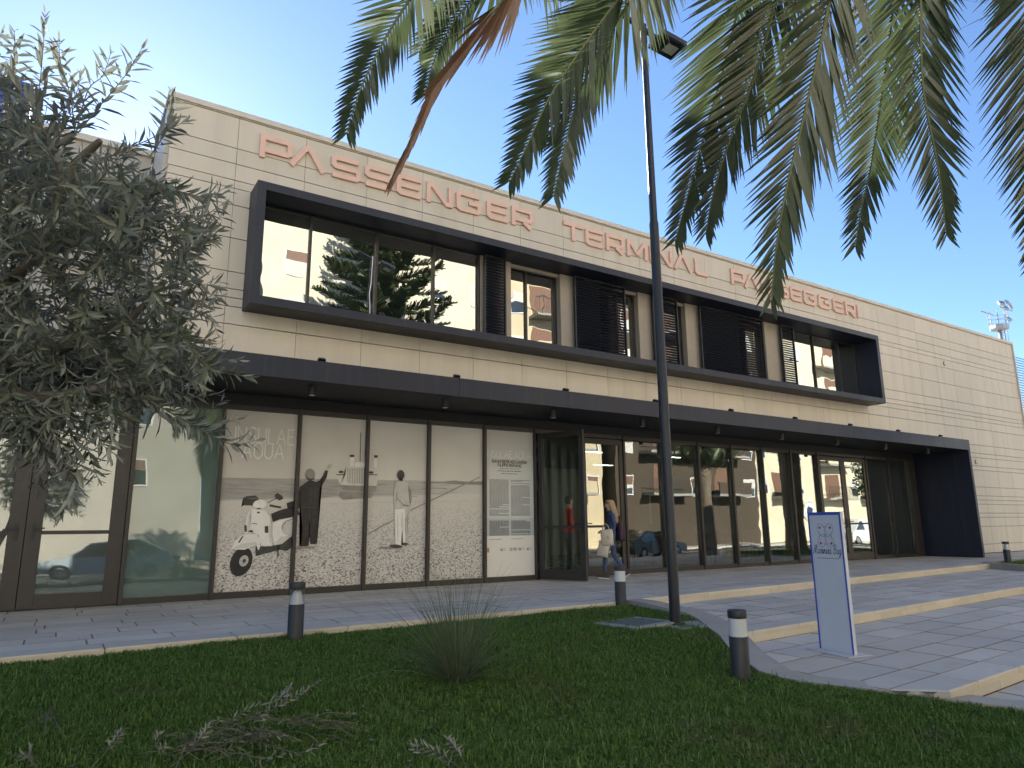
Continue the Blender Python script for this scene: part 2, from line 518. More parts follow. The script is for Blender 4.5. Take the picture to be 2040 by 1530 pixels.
# little clover-like weeds in the lawn
mb = MB()
for k in range(900):
    y = random.uniform(1.8, 7.7); x = random.uniform(-.6, kx(y)-.1)
    z = lz(x, y)+.03
    for q in range(random.randint(3, 6)):
        a = random.uniform(0, 6.28); L = random.uniform(.012, .03); w = L*.42
        c, s_ = math.cos(a), math.sin(a); up = random.uniform(.0, .012)
        mb.add([(x,y,z),(x+c*L*.5-s_*w,y+s_*L*.5+c*w,z+up),(x+c*L,y+s_*L,z+up*1.3),(x+c*L*.5+s_*w,y+s_*L*.5-c*w,z+up)],[(0,1,2,3)])
wd = mb.build('lawn_weeds', M_TUFT)
tag(wd, 'scattered small broad leaved weeds growing in the lawn', 'weeds', kind='stuff')

# terraces
def s1(x): return 8.176 + (x-7.3)*.0603
def s2(x): return 5.665 + (x-7.05)*.0655
def s3(x): return 3.165 + (x-6.25)*.0640
def s4(x): return .75 + (x-6.25)*.064
def front0(x): return lfront(x) if x < 7.33 else s1(x)
XR = 24.0
def sheet(name, zs, xa, xb, fa, fb, n=60):        # concrete bed under the slabs
    mb = MB()
    for i in range(n):
        x0 = xa+(xb-xa)*i/n; x1 = xa+(xb-xa)*(i+1)/n
        xm = (x0+x1)/2
        cand = [y for y in np.linspace(min(fa(xm), fb(xm)), fb(xm), 80) if kx(y) < xm+.04 or y > 8.0]
        if not cand: continue
        lo = min(cand); d_ = lo-fa(xm)
        d_ += .03
        mb.quad((x0,fa(x0)+d_,zs),(x1,fa(x1)+d_,zs),(x1,fb(x1),zs),(x0,fb(x0),zs))
        if d_ < .05: mb.quad((x0,fa(x0)+.03,zs-.4),(x1,fa(x1)+.03,zs-.4),(x1,fa(x1)+.03,zs),(x0,fa(x0)+.03,zs))
    o = mb.build(name, M_MORTAR)
    return tag(o, kind='structure')
PXS = []
def depth_of(x, y, z): return (Vector((x,y,z))-CAMP).dot(FW)
def in_view(x, y, z, m=120):
    v = Vector((x,y,z))-CAMP; d = v.dot(FW)
    if d < .3: return False
    u = 1020+FPX*v.dot(RT)/d; w = 765-FPX*v.dot(UP)/d
    return -m < u < 2040+m and -m < w < 1530+m
def lay(parent, slabs, zt, th, mat, name='paving_slab', most=300, jitter=.0025, cham=.007):
    slabs = [(s_, sum(p[0] for p in s_)/4, sum(p[1] for p in s_)/4) for s_ in slabs]
    vis = [q for q in slabs if in_view(q[1], q[2], zt)]
    hid = [q for q in slabs if not in_view(q[1], q[2], zt)]
    vis.sort(key=lambda q: depth_of(q[1], q[2], zt))
    for q in vis[:most]:
        mb = MB(); mb.topslab(q[0], zt+random.uniform(-jitter, jitter), th, cham)
        mb.m = [0 if (k == 0 or k % 2) else 1 for k in range(len(mb.f))]
        mb.build(name, [mat, M_EDGE], parent, False)
    rest = vis[most:]+hid
    if rest:
        mb = MB()
        for q in rest: mb.topslab(q[0], zt+random.uniform(-jitter, jitter), th, .006)
        tag(mb.build('far_paving', mat, parent, False), kind='stuff')
G_ = .008
# level 0: along the glazing
t0 = sheet('terrace', -.009, -8, 33, front0, lambda x: 12.45, 80)
sl = []
rows0 = [12.42, 12.02, 11.62, 11.22, 10.82, 10.42, 10.02, 9.62, 9.22, 8.82, 8.42, 8.02]
for j in range(len(rows0)-1):
    yt, yb = rows0[j], rows0[j+1]
    x = -8 + random.uniform(0, .8)
    while x < 33:
        L = random.choice([.6, .8, .8, 1.0])
        x0, x1 = x+.0035, x+L-.0035
        e0, e1 = front0(x0)+.36, front0(x1)+.36
        b0, b1 = max(yb+G_, e0+G_), max(yb+G_, e1+G_)
        if b0 < yt-G_-.03 and b1 < yt-G_-.03:
            sl.append([(x0,b0),(x1,b1),(x1,yt-G_),(x0,yt-G_)])
        x += L
lay(t0, sl, 0, .02, M_SLAB, cham=.005)
# edge stones of level 0 (kerb on the lawn, nosing on the steps)
x = -8.0
while x < 21.3:
    L = 1.22 if x < 7.3 else 1.0
    x1 = min(x+L, 21.35)
    if x < 7.33 < x1: x1 = 7.33
    a, b = x+.004, x1-.004
    mb = MB(); mb.topslab([(a,front0(a)-.006),(b,front0(b)-.006),(b,front0(b)+.355),(a,front0(a)+.355)], .003, .075 if x < 7.3 else .055, .012)
    mb.m[1] = mb.m[2] = 1
    mb.build('kerb_stone', [M_SLAB, M_KERB], t0, False)
    x = x1
def risers(parent, fx, xa, xb, z0, z1, L=.62):
    x = xa
    while x < xb:
        x1 = min(x+L, xb)
        a, b = x+.003, x1-.003
        a = max(a, kx(fx(a))+.02)
        if a > b-.02: x = x1; continue
        mb = MB(); mb.add([(a,fx(a),z0),(b,fx(b),z0),(b,fx(b)+.04,z0),(a,fx(a)+.04,z0),(a,fx(a),z1),(b,fx(b),z1),(b,fx(b)+.04,z1),(a,fx(a)+.04,z1)],
               [(0,3,2,1),(4,5,6,7),(0,1,5,4),(1,2,6,5),(2,3,7,6),(3,0,4,7)])
        mb.build('riser_stone', M_KERB, parent, False)
        x = x1
risers(t0, s1, 7.35, 21.35, -.13, -.054)
# levels 1..3
def level(name, zt, fb, ff, xa, xb, nose=True, rd=.45):
    t = sheet(name, zt-.010, xa, xb, ff, fb, 110)
    sl = []
    n = int((fb(10)-ff(10))/rd)
    for j in range(n+1):
        yt0 = -j*rd; yb0 = -(j+1)*rd
        x = xa+random.uniform(0, .7)
        while x < xb:
            L = random.choice([.75, .9, .9, 1.05])
            x0, x1 = x+G_*1.2, x+L-G_*1.2
            t0_, t1_ = fb(x0)+yt0-G_*1.2, fb(x1)+yt0-G_*1.2
            b0 = max(fb(x0)+yb0+G_*1.2, ff(x0)+.34+G_); b1 = max(fb(x1)+yb0+G_*1.2, ff(x1)+.34+G_)
            yc = (b0+t0_)/2
            if b0 < t0_-.05 and b1 < t1_-.05 and x1 > kx(yc)+.02:
                xb0, xt0 = max(x0, kx(b0)+.01), max(x0, kx(t0_)+.01)
                if xb0 < x1-.03 and xt0 < x1-.03: sl.append([(xb0,b0),(x1,b1),(x1,t1_),(xt0,t0_)])
            x += L
    lay(t, sl, zt, .02, M_SLAB)
    x = kx(ff(xa+.8))-.38
    while x < xb:
        x1 = min(x+.98, xb); a, b = x+.004, x1-.004
        at_ = max(a, kx(ff(a)+.335)+.02)
        a = max(a, kx(ff(a))+.02)
        if b > a+.05:
            mb = MB(); mb.topslab([(a,ff(a)-.006),(b,ff(b)-.006),(b,ff(b)+.335),(at_,ff(at_)+.335)], zt+.003, .055, .012)
            mb.m[1] = mb.m[2] = 1
            mb.build('kerb_stone', [M_SLAB, M_KERB], t, False)
        x = x1
    return t
l1 = level('upper_forecourt', -.13, s1, s2, 6.3, XR)
risers(l1, s2, 6.5, XR, -.26, -.184)
l2 = level('middle_forecourt', -.26, s2, s3, 5.4, XR)
risers(l2, s3, 6.25, XR, -.39, -.314)
l3 = level('lower_forecourt', -.39, s3, s4, 6.2, XR)
# pale concrete strip along the lawn
mb = MB()
W = .31
for i in range(1, len(KB)-1):
    y0, x0, z0 = KB[i]; y1, x1, z1 = KB[i+1]
    d0 = Vector((KB[i+1][1]-KB[i-1][1], KB[i+1][0]-KB[i-1][0])).normalized()
    j = min(i+2, len(KB)-1)
    d1 = Vector((KB[j][1]-KB[i][1], KB[j][0]-KB[i][0])).normalized()
    n0 = (d0.y, -d0.x); n1 = (d1.y, -d1.x)
    a = (x0, y0); b = (x1, y1); c = (x1+n1[0]*W, y1+n1[1]*W); d = (x0+n0[0]*W, y0+n0[1]*W)
    z0 += .008; z1 += .008
    mb.add([(a[0],a[1],z0),(b[0],b[1],z1),(c[0],c[1],z1),(d[0],d[1],z0),(a[0],a[1],z0-.3),(b[0],b[1],z1-.3),(c[0],c[1],z1-.3),(d[0],d[1],z0-.3)],
           [(3,2,1,0),(4,5,6,7),(0,1,5,4),(2,3,7,6),(1,2,6,5),(3,0,4,7)])
tag(mb.build('lawn_kerb', M_KERBG), kind='structure')
# planter bed beyond the right end of the steps
mb = MB()
PB = [(21.4, 9.15), (20.75, 7.95), (22.2, 6.2), (27, 6.0), (30, 9.4)]
mb.add([(x,y,-.02) for x, y in PB]+[(x,y,-.5) for x, y in PB], [tuple(range(5))]+[(k,(k+1)%5,5+(k+1)%5,5+k) for k in range(5)])
pl = tag(mb.build('planter_bed', M_SOIL), kind='structure')
mb = MB()
for k in range(5):
    a = Vector(PB[k]); b = Vector(PB[(k+1)%5]); n = (b-a).normalized(); n = Vector((n.y, -n.x))*.14
    if (a+n-Vector((25,8))).length < (a-Vector((25,8))).length: n = -n
    mb.add([(a.x,a.y,.03),(b.x,b.y,.03),(b.x+n.x,b.y+n.y,.03),(a.x+n.x,a.y+n.y,.03),(a.x,a.y,-.4),(b.x,b.y,-.4),(b.x+n.x,b.y+n.y,-.4),(a.x+n.x,a.y+n.y,-.4)],
           [(0,1,2,3),(7,6,5,4),(0,4,5,1),(1,5,6,2),(2,6,7,3),(3,7,4,0)])
mb.build('planter_kerb', M_KERBG, pl, False)
N = 26000
xs = rng.uniform(20.8, 30, N); yy = rng.uniform(6.1, 9.35, N)
ok = (yy < 9.1+.03*(xs-21.4)) & (yy > 7.95-(xs-20.75)*1.2) & (xs > 20.8+.5*np.maximum(0, yy-7.95))
xs, yy = xs[ok], yy[ok]; n = len(xs); h = rng.uniform(.03, .08, n); a = rng.uniform(0, 6.28, n)
B = np.stack([xs, yy, np.full(n, -.02)], 1); S_ = np.stack([np.cos(a)*.006, np.sin(a)*.006, np.zeros(n)], 1)
T = B+np.stack([np.sin(a)*h*.4, np.cos(a)*h*.4, h], 1)
i = np.arange(n)
gp = np_mesh('planter_grass', np.concatenate([B-S_, B+S_, T]), np.stack([i, i+n, i+2*n], 1), M_GRASS)
tag(gp, 'grass in the raised planter bed at the right end of the steps', 'grass', kind='stuff')

# dry leaves and bits of litter blown over the paving
mb = MB()
random.seed(77)
for k in range(130):
    x = random.uniform(-1, 16); y = random.uniform(3.3, 11.5)
    z = 0 if y > front0(x)+.05 else (-.13 if y > s2(x)+.05 else -.26)
    if y < front0(x) and x < kx(y)+.3: continue
    a = random.uniform(0, 6.28); L = random.uniform(.015, .05); w = L*.28; c, s_ = math.cos(a), math.sin(a); z += .006
    mb.add([(x,y,z),(x+c*L*.5-s_*w,y+s_*L*.5+c*w,z+.006),(x+c*L,y+s_*L,z+.003),(x+c*L*.5+s_*w,y+s_*L*.5-c*w,z+.002)], [(0,1,2,3)])
tag(mb.build('dry_leaves', M_BARK), 'small dry leaves scattered over the paving', 'leaves', kind='stuff')
random.seed(8)
# ------------------------------------------------------------------ passenger terminal
FY = 11.85                       # facade plane
GY = 12.40                       # ground floor glazing plane
XL, XE = .97, 32.45
bld = thing('terminal_building', 'two storey beige panelled passenger terminal with dark framed window box and canopy', 'building', (16, 12, 0))
def bp(mb, name, mat, smooth=False): return mb.build(name, mat, bld, False, smooth)
# masses behind the cladding
mb = MB()
mb.box(XL+.02, 11.885, 6.80, XE-.02, 12.6, 8.22)
mb.box(XL+.02, 11.885, 3.55, XE-.02, 12.6, 4.80)
mb.box(XL+.02, 11.886, 4.80, 2.36, 12.6, 6.80)
mb.box(21.14, 11.886, 4.80, XE-.02, 12.6, 6.80)
mb.box(24.64, 11.887, -.3, XE-.02, 12.6, 3.55)
mb.box(XL+.02, 12.45, 3.56, XE-.021, 27, 8.2)
mb.box(24.3, 12.61, -.3, XE-.021, 27, 3.54)
bp(mb, 'backing_wall', M_JOINT)
mb = MB(); mb.box(XL-.06, 12.0, 3.5, XL+.015, 27, 8.22)
bp(mb, 'side_wall', M_CAP)
mb = MB()
mb.box(XL-.09, 11.80, 8.262, XE+.06, 12.12, 8.36)
mb.box(XL-.09, 12.121, 8.262, XL+.2, 27.05, 8.36)
mb.box(XL, 11.835, 8.245, XE, 12.1, 8.2615)
bp(mb, 'coping', M_CAP)
mb = MB(); mb.box(XE-.0, 11.80, 0, XE+.07, 12.3, 8.26); bp(mb, 'corner_trim', M_CAP)
# cladding panels
ROWS = [8.243, 7.655, 7.36, 7.052, 6.90, 6.592, 5.99, 5.388, 5.086, 4.932, 4.778, 4.47, 3.869, 3.56, 3.40, 3.098, 2.943, 2.333, 2.02, 1.87, 1.72, 1.408, 1.26, .938, .321, .02]
COLS = [XL, 2.03] + [2.03+1.1953*k for k in range(1, 26)] + [XE]
gap = .0065
cells = []
for j in range(len(ROWS)-1):
    z1, z0 = ROWS[j], ROWS[j+1]
    for i in range(len(COLS)-1):
        x0, x1 = COLS[i], COLS[i+1]
        zc = (z0+z1)/2
        if 4.78 < zc < 6.9:                         # window box band
            if x0 > 2.0 and x1 < 21.3:
                if x0 < 2.1: x1 = 2.335
                else: continue
            elif x0 < 21.17 < x1: x0 = 21.165
            elif x0 > 2.0 and x0 < 21: continue
        if zc < 3.7:
            if x1 < 24.6: continue
            if x0 < 24.6: x0 = 24.63
        cells.append((x0+.0032, x1-.0032, z0+gap, z1-gap))
def cell_px(c):
    p = [CAMP*0+Vector((c[a], FY, c[b]))-CAMP for a in (0, 1) for b in (2, 3)]
    q = [(v.dot(RT)/v.dot(FW), v.dot(UP)/v.dot(FW)) for v in p]
    return (max(t[0] for t in q)-min(t[0] for t in q))*(max(t[1] for t in q)-min(t[1] for t in q))
cells.sort(key=cell_px, reverse=True)
for c in cells[:300]:
    o = bp(MB().chbox(c[0], FY+random.uniform(-.0012, .0012), c[2], c[1], 11.884, c[3], .002), 'panel', M_FAC)
if cells[300:]:
    mb = MB()
    for c in cells[300:]: mb.chbox(c[0], FY, c[2], c[1], 11.884, c[3], .002)
    tag(bp(mb, 'far_panels', M_FAC), kind='stuff')
# round wall vents
for x, z in ((26.53, 6.75), (27.88, 3.24), (27.2, 3.24)):
    mb = MB(); mb.cyl((x, FY-.03, z), (x, FY+.02, z), .085, n=20); v = bp(mb, 'wall_vent', M_PIER)
    mb = MB(); mb.cyl((x, FY-.036, z), (x, FY-.0301, z), .062, n=20); mb.build('vent_cover', M_CAP, v, False)

# window box on the upper floor
BX0, BX1, BZ0, BZ1, BF = 2.30, 21.20, 4.72, 6.885, 11.28
T = .145
mb = MB()
mb.box(BX0, BF, BZ1-T, BX1, 12.14, BZ1)
mb.box(BX0, BF, BZ0, BX1, 12.14, BZ0+T)
mb.box(BX0, BF+.0015, BZ0+T, BX0+T, 12.14, BZ1-T)
mb.box(BX1-T, BF+.0015, BZ0+T, BX1, 12.14, BZ1-T)
bp(mb, 'window_surround', M_CLAD)
IX0, IX1, IZ0, IZ1 = BX0+T, BX1-T, BZ0+T, BZ1-T
def window(x0, x1, mull, z0=4.88, z1=6.735, Y=12.0, wide=.028):
    mb = MB()
    mb.box(x0, Y, z0, x0+wide, Y+.07, z1); mb.box(x1-wide, Y, z0, x1, Y+.07, z1)
    mb.box(x0+wide, Y+.001, z1-wide, x1-wide, Y+.07, z1); mb.box(x0+wide, Y+.001, z0, x1-wide, Y+.07, z0+wide)
    for m in mull: mb.box(m-.022, Y-.012, z0+wide, m+.022, Y+.069, z1-wide)
    w = bp(mb, 'window', M_FRAME)
    ed = [x0+wide]+[q for m in mull for q in (m-.022, m+.022)]+[x1-wide]
    for k in range(0, len(ed), 2):
        MB().box(ed[k], Y+.035, z0+wide, ed[k+1], Y+.05, z1-wide).build('pane', M_GLUP, w, False)
    return w
window(IX0, 6.98, (3.40, 4.68, 5.90), Y=11.865)
window(7.75, 9.08, (8.24,), wide=.05)
window(10.25, 11.47, (10.9,))
window(12.2, 13.12, ())
window(15.2, 16.31, ())
window(17.1, IX1, (18.80, 20.12))
mb = MB()
for x0, x1 in ((IX0, IX1),):
    mb.box(x0, 12.08, IZ0, x1, 12.139, 4.8795)
bp(mb, 'window_head', M_SOFFIT)
for x0, x1 in ((6.98, 7.75), (9.08, 10.25), (11.47, 12.2), (13.12, 15.2), (16.31, 17.1)):
    bp(MB().chbox(x0, FY, IZ0+.001, x1, 12.13, 6.735, .006), 'pier', M_PIER)
for x0, x1 in ((7.751, 9.079), (10.251, 11.469), (12.201, 13.119), (15.201, 16.309)):
    bp(MB().box(x0, FY+.06, 6.655, x1, 11.999, 6.735), 'lintel', M_PIER)
# louvred sliding shutters
for x0, x1 in ((7.0, 7.53), (9.38, 10.92), (11.82, 12.68), (13.5, 16.05), (16.86, 17.45)):
    mb = MB()
    mb.box(x0, 11.70, 4.90, x0+.03, 11.76, 6.70); mb.box(x1-.03, 11.70, 4.90, x1, 11.76, 6.70)
    mb.box(x0+.03, 11.701, 6.67, x1-.03, 11.759, 6.70); mb.box(x0+.03, 11.701, 4.90, x1-.03, 11.759, 4.93)
    sh = bp(mb, 'shutter', M_SHUT)
    a = R(48)
    L = x1-x0-.062
    hw, ht = .044, .004
    vs = []
    for sx in (-L/2, L/2):
        for (u, w) in ((-hw, -ht), (hw, -ht), (hw, ht), (-hw, ht)):
            vs.append((sx, u*math.cos(a)-w*math.sin(a), u*math.sin(a)+w*math.cos(a)))
    sm = MB().add(vs, [(0,1,2,3),(7,6,5,4),(0,4,5,1),(1,5,6,2),(2,6,7,3),(3,7,4,0)]).mesh('slat', M_SHUT)
    for k in range(26):
        o = bpy.data.objects.new('slat', sm); col.objects.link(o); o.parent = sh
        o.matrix_parent_inverse = Matrix.Translation((-16, -12, 0)) @ Matrix.Identity(4) if False else Matrix.Identity(4)
        o.location = ((x0+x1)/2, 11.73, 4.965+k*.0665)
    # the shutter mesh itself is in world coordinates below the building, so its children are too
# canopy
mb = MB(); mb.box(-4, 10.60, 3.402, 24.6, 11.884, 3.70); mb.box(-4, 11.885, 3.402, 24.6, 12.5, 3.548)
bp(mb, 'canopy', M_SOFFIT)
xs_ = [-4+2.45*k for k in range(12)]; xs_ = [x for x in xs_ if x < 24.5]+[24.62]
for k in range(len(xs_)-1):
    bp(MB().chbox(xs_[k]+.0015, 10.575, 3.38, xs_[k+1]-.0015, 10.599, 3.712, .002), 'fascia_panel', M_CLAD)
bp(MB().box(-4, 10.6005, 3.7005, 24.6, 11.84, 3.712), 'canopy_roof', M_CLAD)
mb = MB(); mb.box(24.50, 10.58, -.02, 24.62, 12.42, 3.379); mb.box(24.50, 10.6005, 3.3795, 24.615, 12.42, 3.401)
bp(mb, 'portal_wall', M_CLAD)
bp(MB().box(-4.12, 10.58, -.02, -4.001, 12.42, 3.70), 'portal_wall', M_CLAD)
bp(MB().box(-4, 12.36, 3.205, 24.499, 12.46, 3.4015), 'glazing_head', M_SOFFIT)
# ground floor glazing
MX = [.95+1.2855*k for k in range(-2, 18)]+[24.07]
BAY = lambda k: (.95+1.2855*k, .95+1.2855*(k+1))
for x in [.95+1.2855*k for k in range(-4, 19)]:
    if any(abs(x-d) < .01 for d in (.95-1.2855, .95+1.2855*7, .95+1.2855*15)): continue   # middle of double doors
    bp(MB().chbox(x-.03, 12.30, .0, x+.03, 12.44, 3.204, .004), 'mullion', M_FRAME)
mb = MB()
def door_bay(k): return k in (-2, -1, 6, 7, 14, 15)
for k in range(-4, 18):
    x0, x1 = BAY(k)
    z0 = 3.10
    mb2 = MB(); mb2.box(x0+.031, 12.33, z0+.02, x1-.031 if not (door_bay(k) and k % 2 == 0) else x1, 12.43, 3.204)
    if door_bay(k) and k % 2: mb2 = MB(); mb2.box(x0, 12.33, z0+.02, x1-.031, 12.43, 3.204)
    bp(mb2, 'head_rail', M_FRAME)
    if not door_bay(k):
        bp(MB().box(x0+.031, 12.33, .0, x1-.031, 12.43, .10), 'sill_rail', M_FRAME)
        gm = M_FROST if k < 6 else M_GLLO
        bp(MB().box(x0+.031, 12.395, .101, x1-.031, 12.41, 3.119), 'pane', gm)
bp(MB().box(24.105, 12.33, 0, 24.499, 12.43, 3.204), 'end_panel', M_FRAME)
def door_leaf(name, w, mat_glass, hinge_side, st=.115):
    """local: x 0..w, y 0 front, hinge at x=0 when hinge_side < 0"""
    z0, z1 = .02, 3.09
    mb = MB()
    mb.chbox(0, -.03, z0, st, .03, z1, .004); mb.chbox(w-st, -.03, z0, w, .03, z1, .004)
    mb.box(st, -.028, z1-.12, w-st, .028, z1); mb.box(st, -.028, z0, w-st, .028, z0+.20)
    mb.box(st, -.02, 1.06, w-st, .02, 1.115)
    d = mb.build(name, M_FRAME, bld)
    MB().box(st, -.006, z0+.20, w-st, .006, 1.06).build('pane', mat_glass, d)
    MB().box(st, -.006, 1.115, w-st, .006, z1-.12).build('pane', mat_glass, d)
    hx = w-st/2 if hinge_side < 0 else st/2
    s_ = -1 if hinge_side < 0 else 1
    mb = MB(); mb.box(hx-.022, -.048, .98, hx+.022, -.0305, 1.22); mb.cyl((hx, -.048, 1.15), (hx, -.085, 1.15), .011); mb.box(hx-.012 if s_ > 0 else hx-.13, -.1, 1.138, hx+.13 if s_ > 0 else hx+.012, -.082, 1.162)
    mb.cyl((hx, -.052, 1.03), (hx, -.0485, 1.03), .016)
    mb.build('handle', M_BLACK, d)
    ex = -.012 if hinge_side < 0 else w+.012
    for z in (.28, 1.05, 1.95, 2.55, 2.85):
        mb = MB(); mb.cyl((ex, -.04, z-.06), (ex, -.04, z+.06), .017, n=10); mb.box(min(ex, ex-.05*s_*-1), -.046, z-.02, max(ex, ex+.05*s_*-1*-1), -.0302, z+.02)
        mb.build('hinge', M_BLACK, d)
    return d
def place(d, x, y, rz):
    d.location = (x-16, y-12, 0); d.rotation_euler = (0, 0, rz)
# left pair, closed, frosted
lw = 1.2855-.036
M_FRDOOR = glass_opaque('frosted_door_glass', (.09, .11, .10), .22, .85, .004)
place(door_leaf('door', lw, M_FRDOOR, -1, .20), .95-2*1.2855+.033, 12.36, 0)
place(door_leaf('door', lw, M_FRDOOR, 1, .20), .95-1.2855+.003, 12.36, 0)
# middle pair: left leaf swung open, right leaf closed
HX = .95+1.2855*6+.05
od = door_leaf('door', 1.14, M_GLDOOR, -1)
tag(od, 'glass door leaf swung open towards the terrace')
place(od, HX, 12.30, math.atan2(11.31-12.30, 9.09-HX))
place(door_leaf('door', lw, M_GLLO, 1), .95+1.2855*7+.003, 12.36, 0)
# right pair
place(door_leaf('door', lw, M_GLLO, -1), .95+1.2855*14+.033, 12.36, 0)
place(door_leaf('door', lw, M_GLLO, 1), .95+1.2855*15+.003, 12.36, 0)
mb = MB(); mb.box(HX-.05, 12.30, .0, HX-.0, 12.42, 3.1); bp(mb, 'door_jamb', M_FRAME)

# interior of the hall
M_IWALL = plain('hall_wall', (.56, .54, .46), .8, var=.04)
M_IFLOOR = plain('hall_floor', (.30, .31, .30), .25, var=.06, scale=2)
M_ICEIL = plain('hall_ceiling', (.42, .43, .38), .9, var=.03)
bp(MB().box(-3.9, 12.45, -.05, 24.3, 22, .004), 'hall_floor', M_IFLOOR)
bp(MB().box(-3.9, 12.47, 3.30, 24.3, 22, 3.395), 'hall_ceiling', M_ICEIL)
mb = MB(); mb.box(8.2, 12.5, .005, 8.4, 22, 3.3); mb.box(24.1, 12.62, .005, 24.3, 22, 3.3)
# back wall with tall window openings to the quay
edges = [8.4, 20.0, 20.5, 20.9, 21.3, 24.1]
for k in range(0, 6, 2): mb.box(edges[k], 21.8, .005, edges[k+1], 22, 3.3)
for k in (1, 3): mb.box(edges[k], 21.81, .005, edges[k+1], 21.99, .75); mb.box(edges[k], 21.81, 2.35, edges[k+1], 21.99, 3.3)
mb.box(-3.9, 21.8, .005, 8.2, 22, 3.3); mb.box(-4.0, 12.5, .005, -3.9, 22, 3.3)
bp(mb, 'hall_wall', M_IWALL)
bp(MB().box(19.0, 16.2, .006, 24.0, 16.4, 3.299), 'hall_partition', M_IWALL)
bp(MB().box(13.6, 14.6, .006, 14.2, 15.2, 3.298), 'hall_column', M_IWALL)
_d = Nd('lit_tube'); _e = _d.n('ShaderNodeEmission'); _e.inputs['Color'].default_value = (.92, 1, .93, 1); _e.inputs['Strength'].default_value = 4.0; _d.l(_e.outputs[0], _d.out.inputs['Surface'])
for x in (9.6, 13.0, 16.4):
    for y in (16.2, 19.6):
        if x < 19 or y < 16 or y > 17: bp(MB().box(x, y, 3.28, x+.9, y+.06, 3.2995), 'ceiling_light', _d.m)
# ------------------------------------------------------------------ neighbouring wings
wing = thing('set_back_wing', 'pale set back wing behind the olive tree, left of the terminal', 'building', (-8, 14.5, 0))
M_WING = plain('wing_render', (.50, .46, .40), .8, var=.06, bump=.1, coord='World')
mb = MB(); mb.box(-30, 14.8, -.4, .86, 26, 6.0); mb.box(-30, 14.01, 7.55, .87, 26, 8.16)
mb.build('wall', M_WING, wing, False)
MB().box(-30, 13.93, 8.161, .9, 14.3, 8.28).build('coping', M_CAP, wing, False)
for z, y in ((7.2, 14.25), (6.75, 14.45), (6.3, 14.6)):
    MB().box(-30, y, z-.25, .84, 26, z).build('stepped_ledge', M_WING, wing, False)
for k in range(12):
    x = -.2-k*.55
    mb = MB(); mb.tube([(x, 14.06, 7.54), (x+.01, 14.06, 7.1), (x, 14.06, 6.6)], .008, 5)
    for q in range(4): mb.cyl((x, 14.06, 7.35-q*.2), (x, 14.06, 7.29-q*.2), .016, n=6)
    mb.build('string_light', M_WHITE, wing, False)
# blue sign board on the wing's roof edge
sg = thing('roof_sign', 'blue roof sign board with pale ring emblem at left edge', 'sign', (-1.6, 13.9, 8.28))
sx0, sx1, sz0, sz1 = -2.6, -1.14, 7.98, 8.86
MB().chbox(sx0, 13.72, sz0, sx1, 13.84, sz1, .006).build('sign_board', M_BLUE, sg, False)
mb = MB(); mb.box(sx1+.002, 13.70, sz0-.02, sx1+.05, 13.9, sz1+.02); mb.build('sign_frame', M_CAP, sg, False)
def flat_ring(mb, cx, cz, r0, r1, y, n=32, sq=1.0):
    vs = []
    for k in range(n):
        a = 2*math.pi*k/n
        vs += [(cx+r0*math.cos(a)*sq, y, cz+r0*math.sin(a)), (cx+r1*math.cos(a)*sq, y, cz+r1*math.sin(a))]
    mb.add(vs, [(2*k, 2*k+1, (2*k+3) % (2*n), (2*k+2) % (2*n)) for k in range(n)])
mb = MB(); flat_ring(mb, -1.46, 8.52, .175, .215, 13.716)
for q in range(3): mb.box(-1.95, 13.712, 8.55-q*.05, -1.66, 13.717, 8.57-q*.05)
mb.build('ring_emblem', M_CAP, sg, False)
# louvred screen beyond the far end
M_LOUV = plain('louvre_metal', (.035, .045, .075), .45)
ls = thing('louvred_screen', 'dark horizontal louvre screen at the far right end of the terminal', 'screen', (36, 12.6, 0))
for k in range(70):
    z = .4+k*.112
    MB().add([(32.55,12.5,z),(42,12.5,z),(42,12.58,z+.06),(32.55,12.58,z+.06),(32.55,12.51,z-.015),(42,12.51,z-.015),(42,12.59,z+.045),(32.55,12.59,z+.045)],
             [(0,1,2,3),(7,6,5,4),(0,4,5,1),(2,6,7,3),(1,5,6,2),(3,7,4,0)]).build('slat', M_LOUV, ls, False)
for x in (32.62, 34.2, 36.0, 38, 40, 41.9):
    MB().box(x-.05, 12.60, 0, x+.05, 12.7, 8.32).build('post', M_LOUV, ls, False)
# floodlight mast behind
mx, my = 68.0, 25.5
fm = thing('floodlight_mast', 'tall grey floodlight mast with caged ladder beyond the roof', 'mast', (mx, my, -1.2))
M_GALV = plain('galvanised', (.42, .42, .42), .5, .3)
zt = 17.55
MB().cyl((mx,my,-1.2),(mx,my,zt),.20,.15,16).build('mast_pole', M_GALV, fm, False, True)
mb = MB(); mb.lathe([(.2,zt),(.70,zt+.05),(.76,zt+.15),(.76,zt+.42),(.70,zt+.42),(.70,zt+.2),(.15,zt+.15)], 8, (mx,my)); mb.build('platform', M_GALV, fm, False)
mb = MB()
for k in range(8):
    a = 2*math.pi*(k+.5)/8; p = (mx+.74*math.cos(a), my+.74*math.sin(a))
    mb.cyl((*p,zt+.4),(*p,zt+1.75),.028,n=5)
for z in (zt+.8, zt+1.2): mb.tube([(mx+.74*math.cos(2*math.pi*k/16), my+.74*math.sin(2*math.pi*k/16), z) for k in range(17)], .022, 5)
mb.box(mx-1.15,my-.78,zt+1.72,mx+1.15,my-.70,zt+1.80); mb.box(mx-1.1,my+.70,zt+1.72,mx+1.1,my+.78,zt+1.80)
mb.build('railing', M_GALV, fm, False)
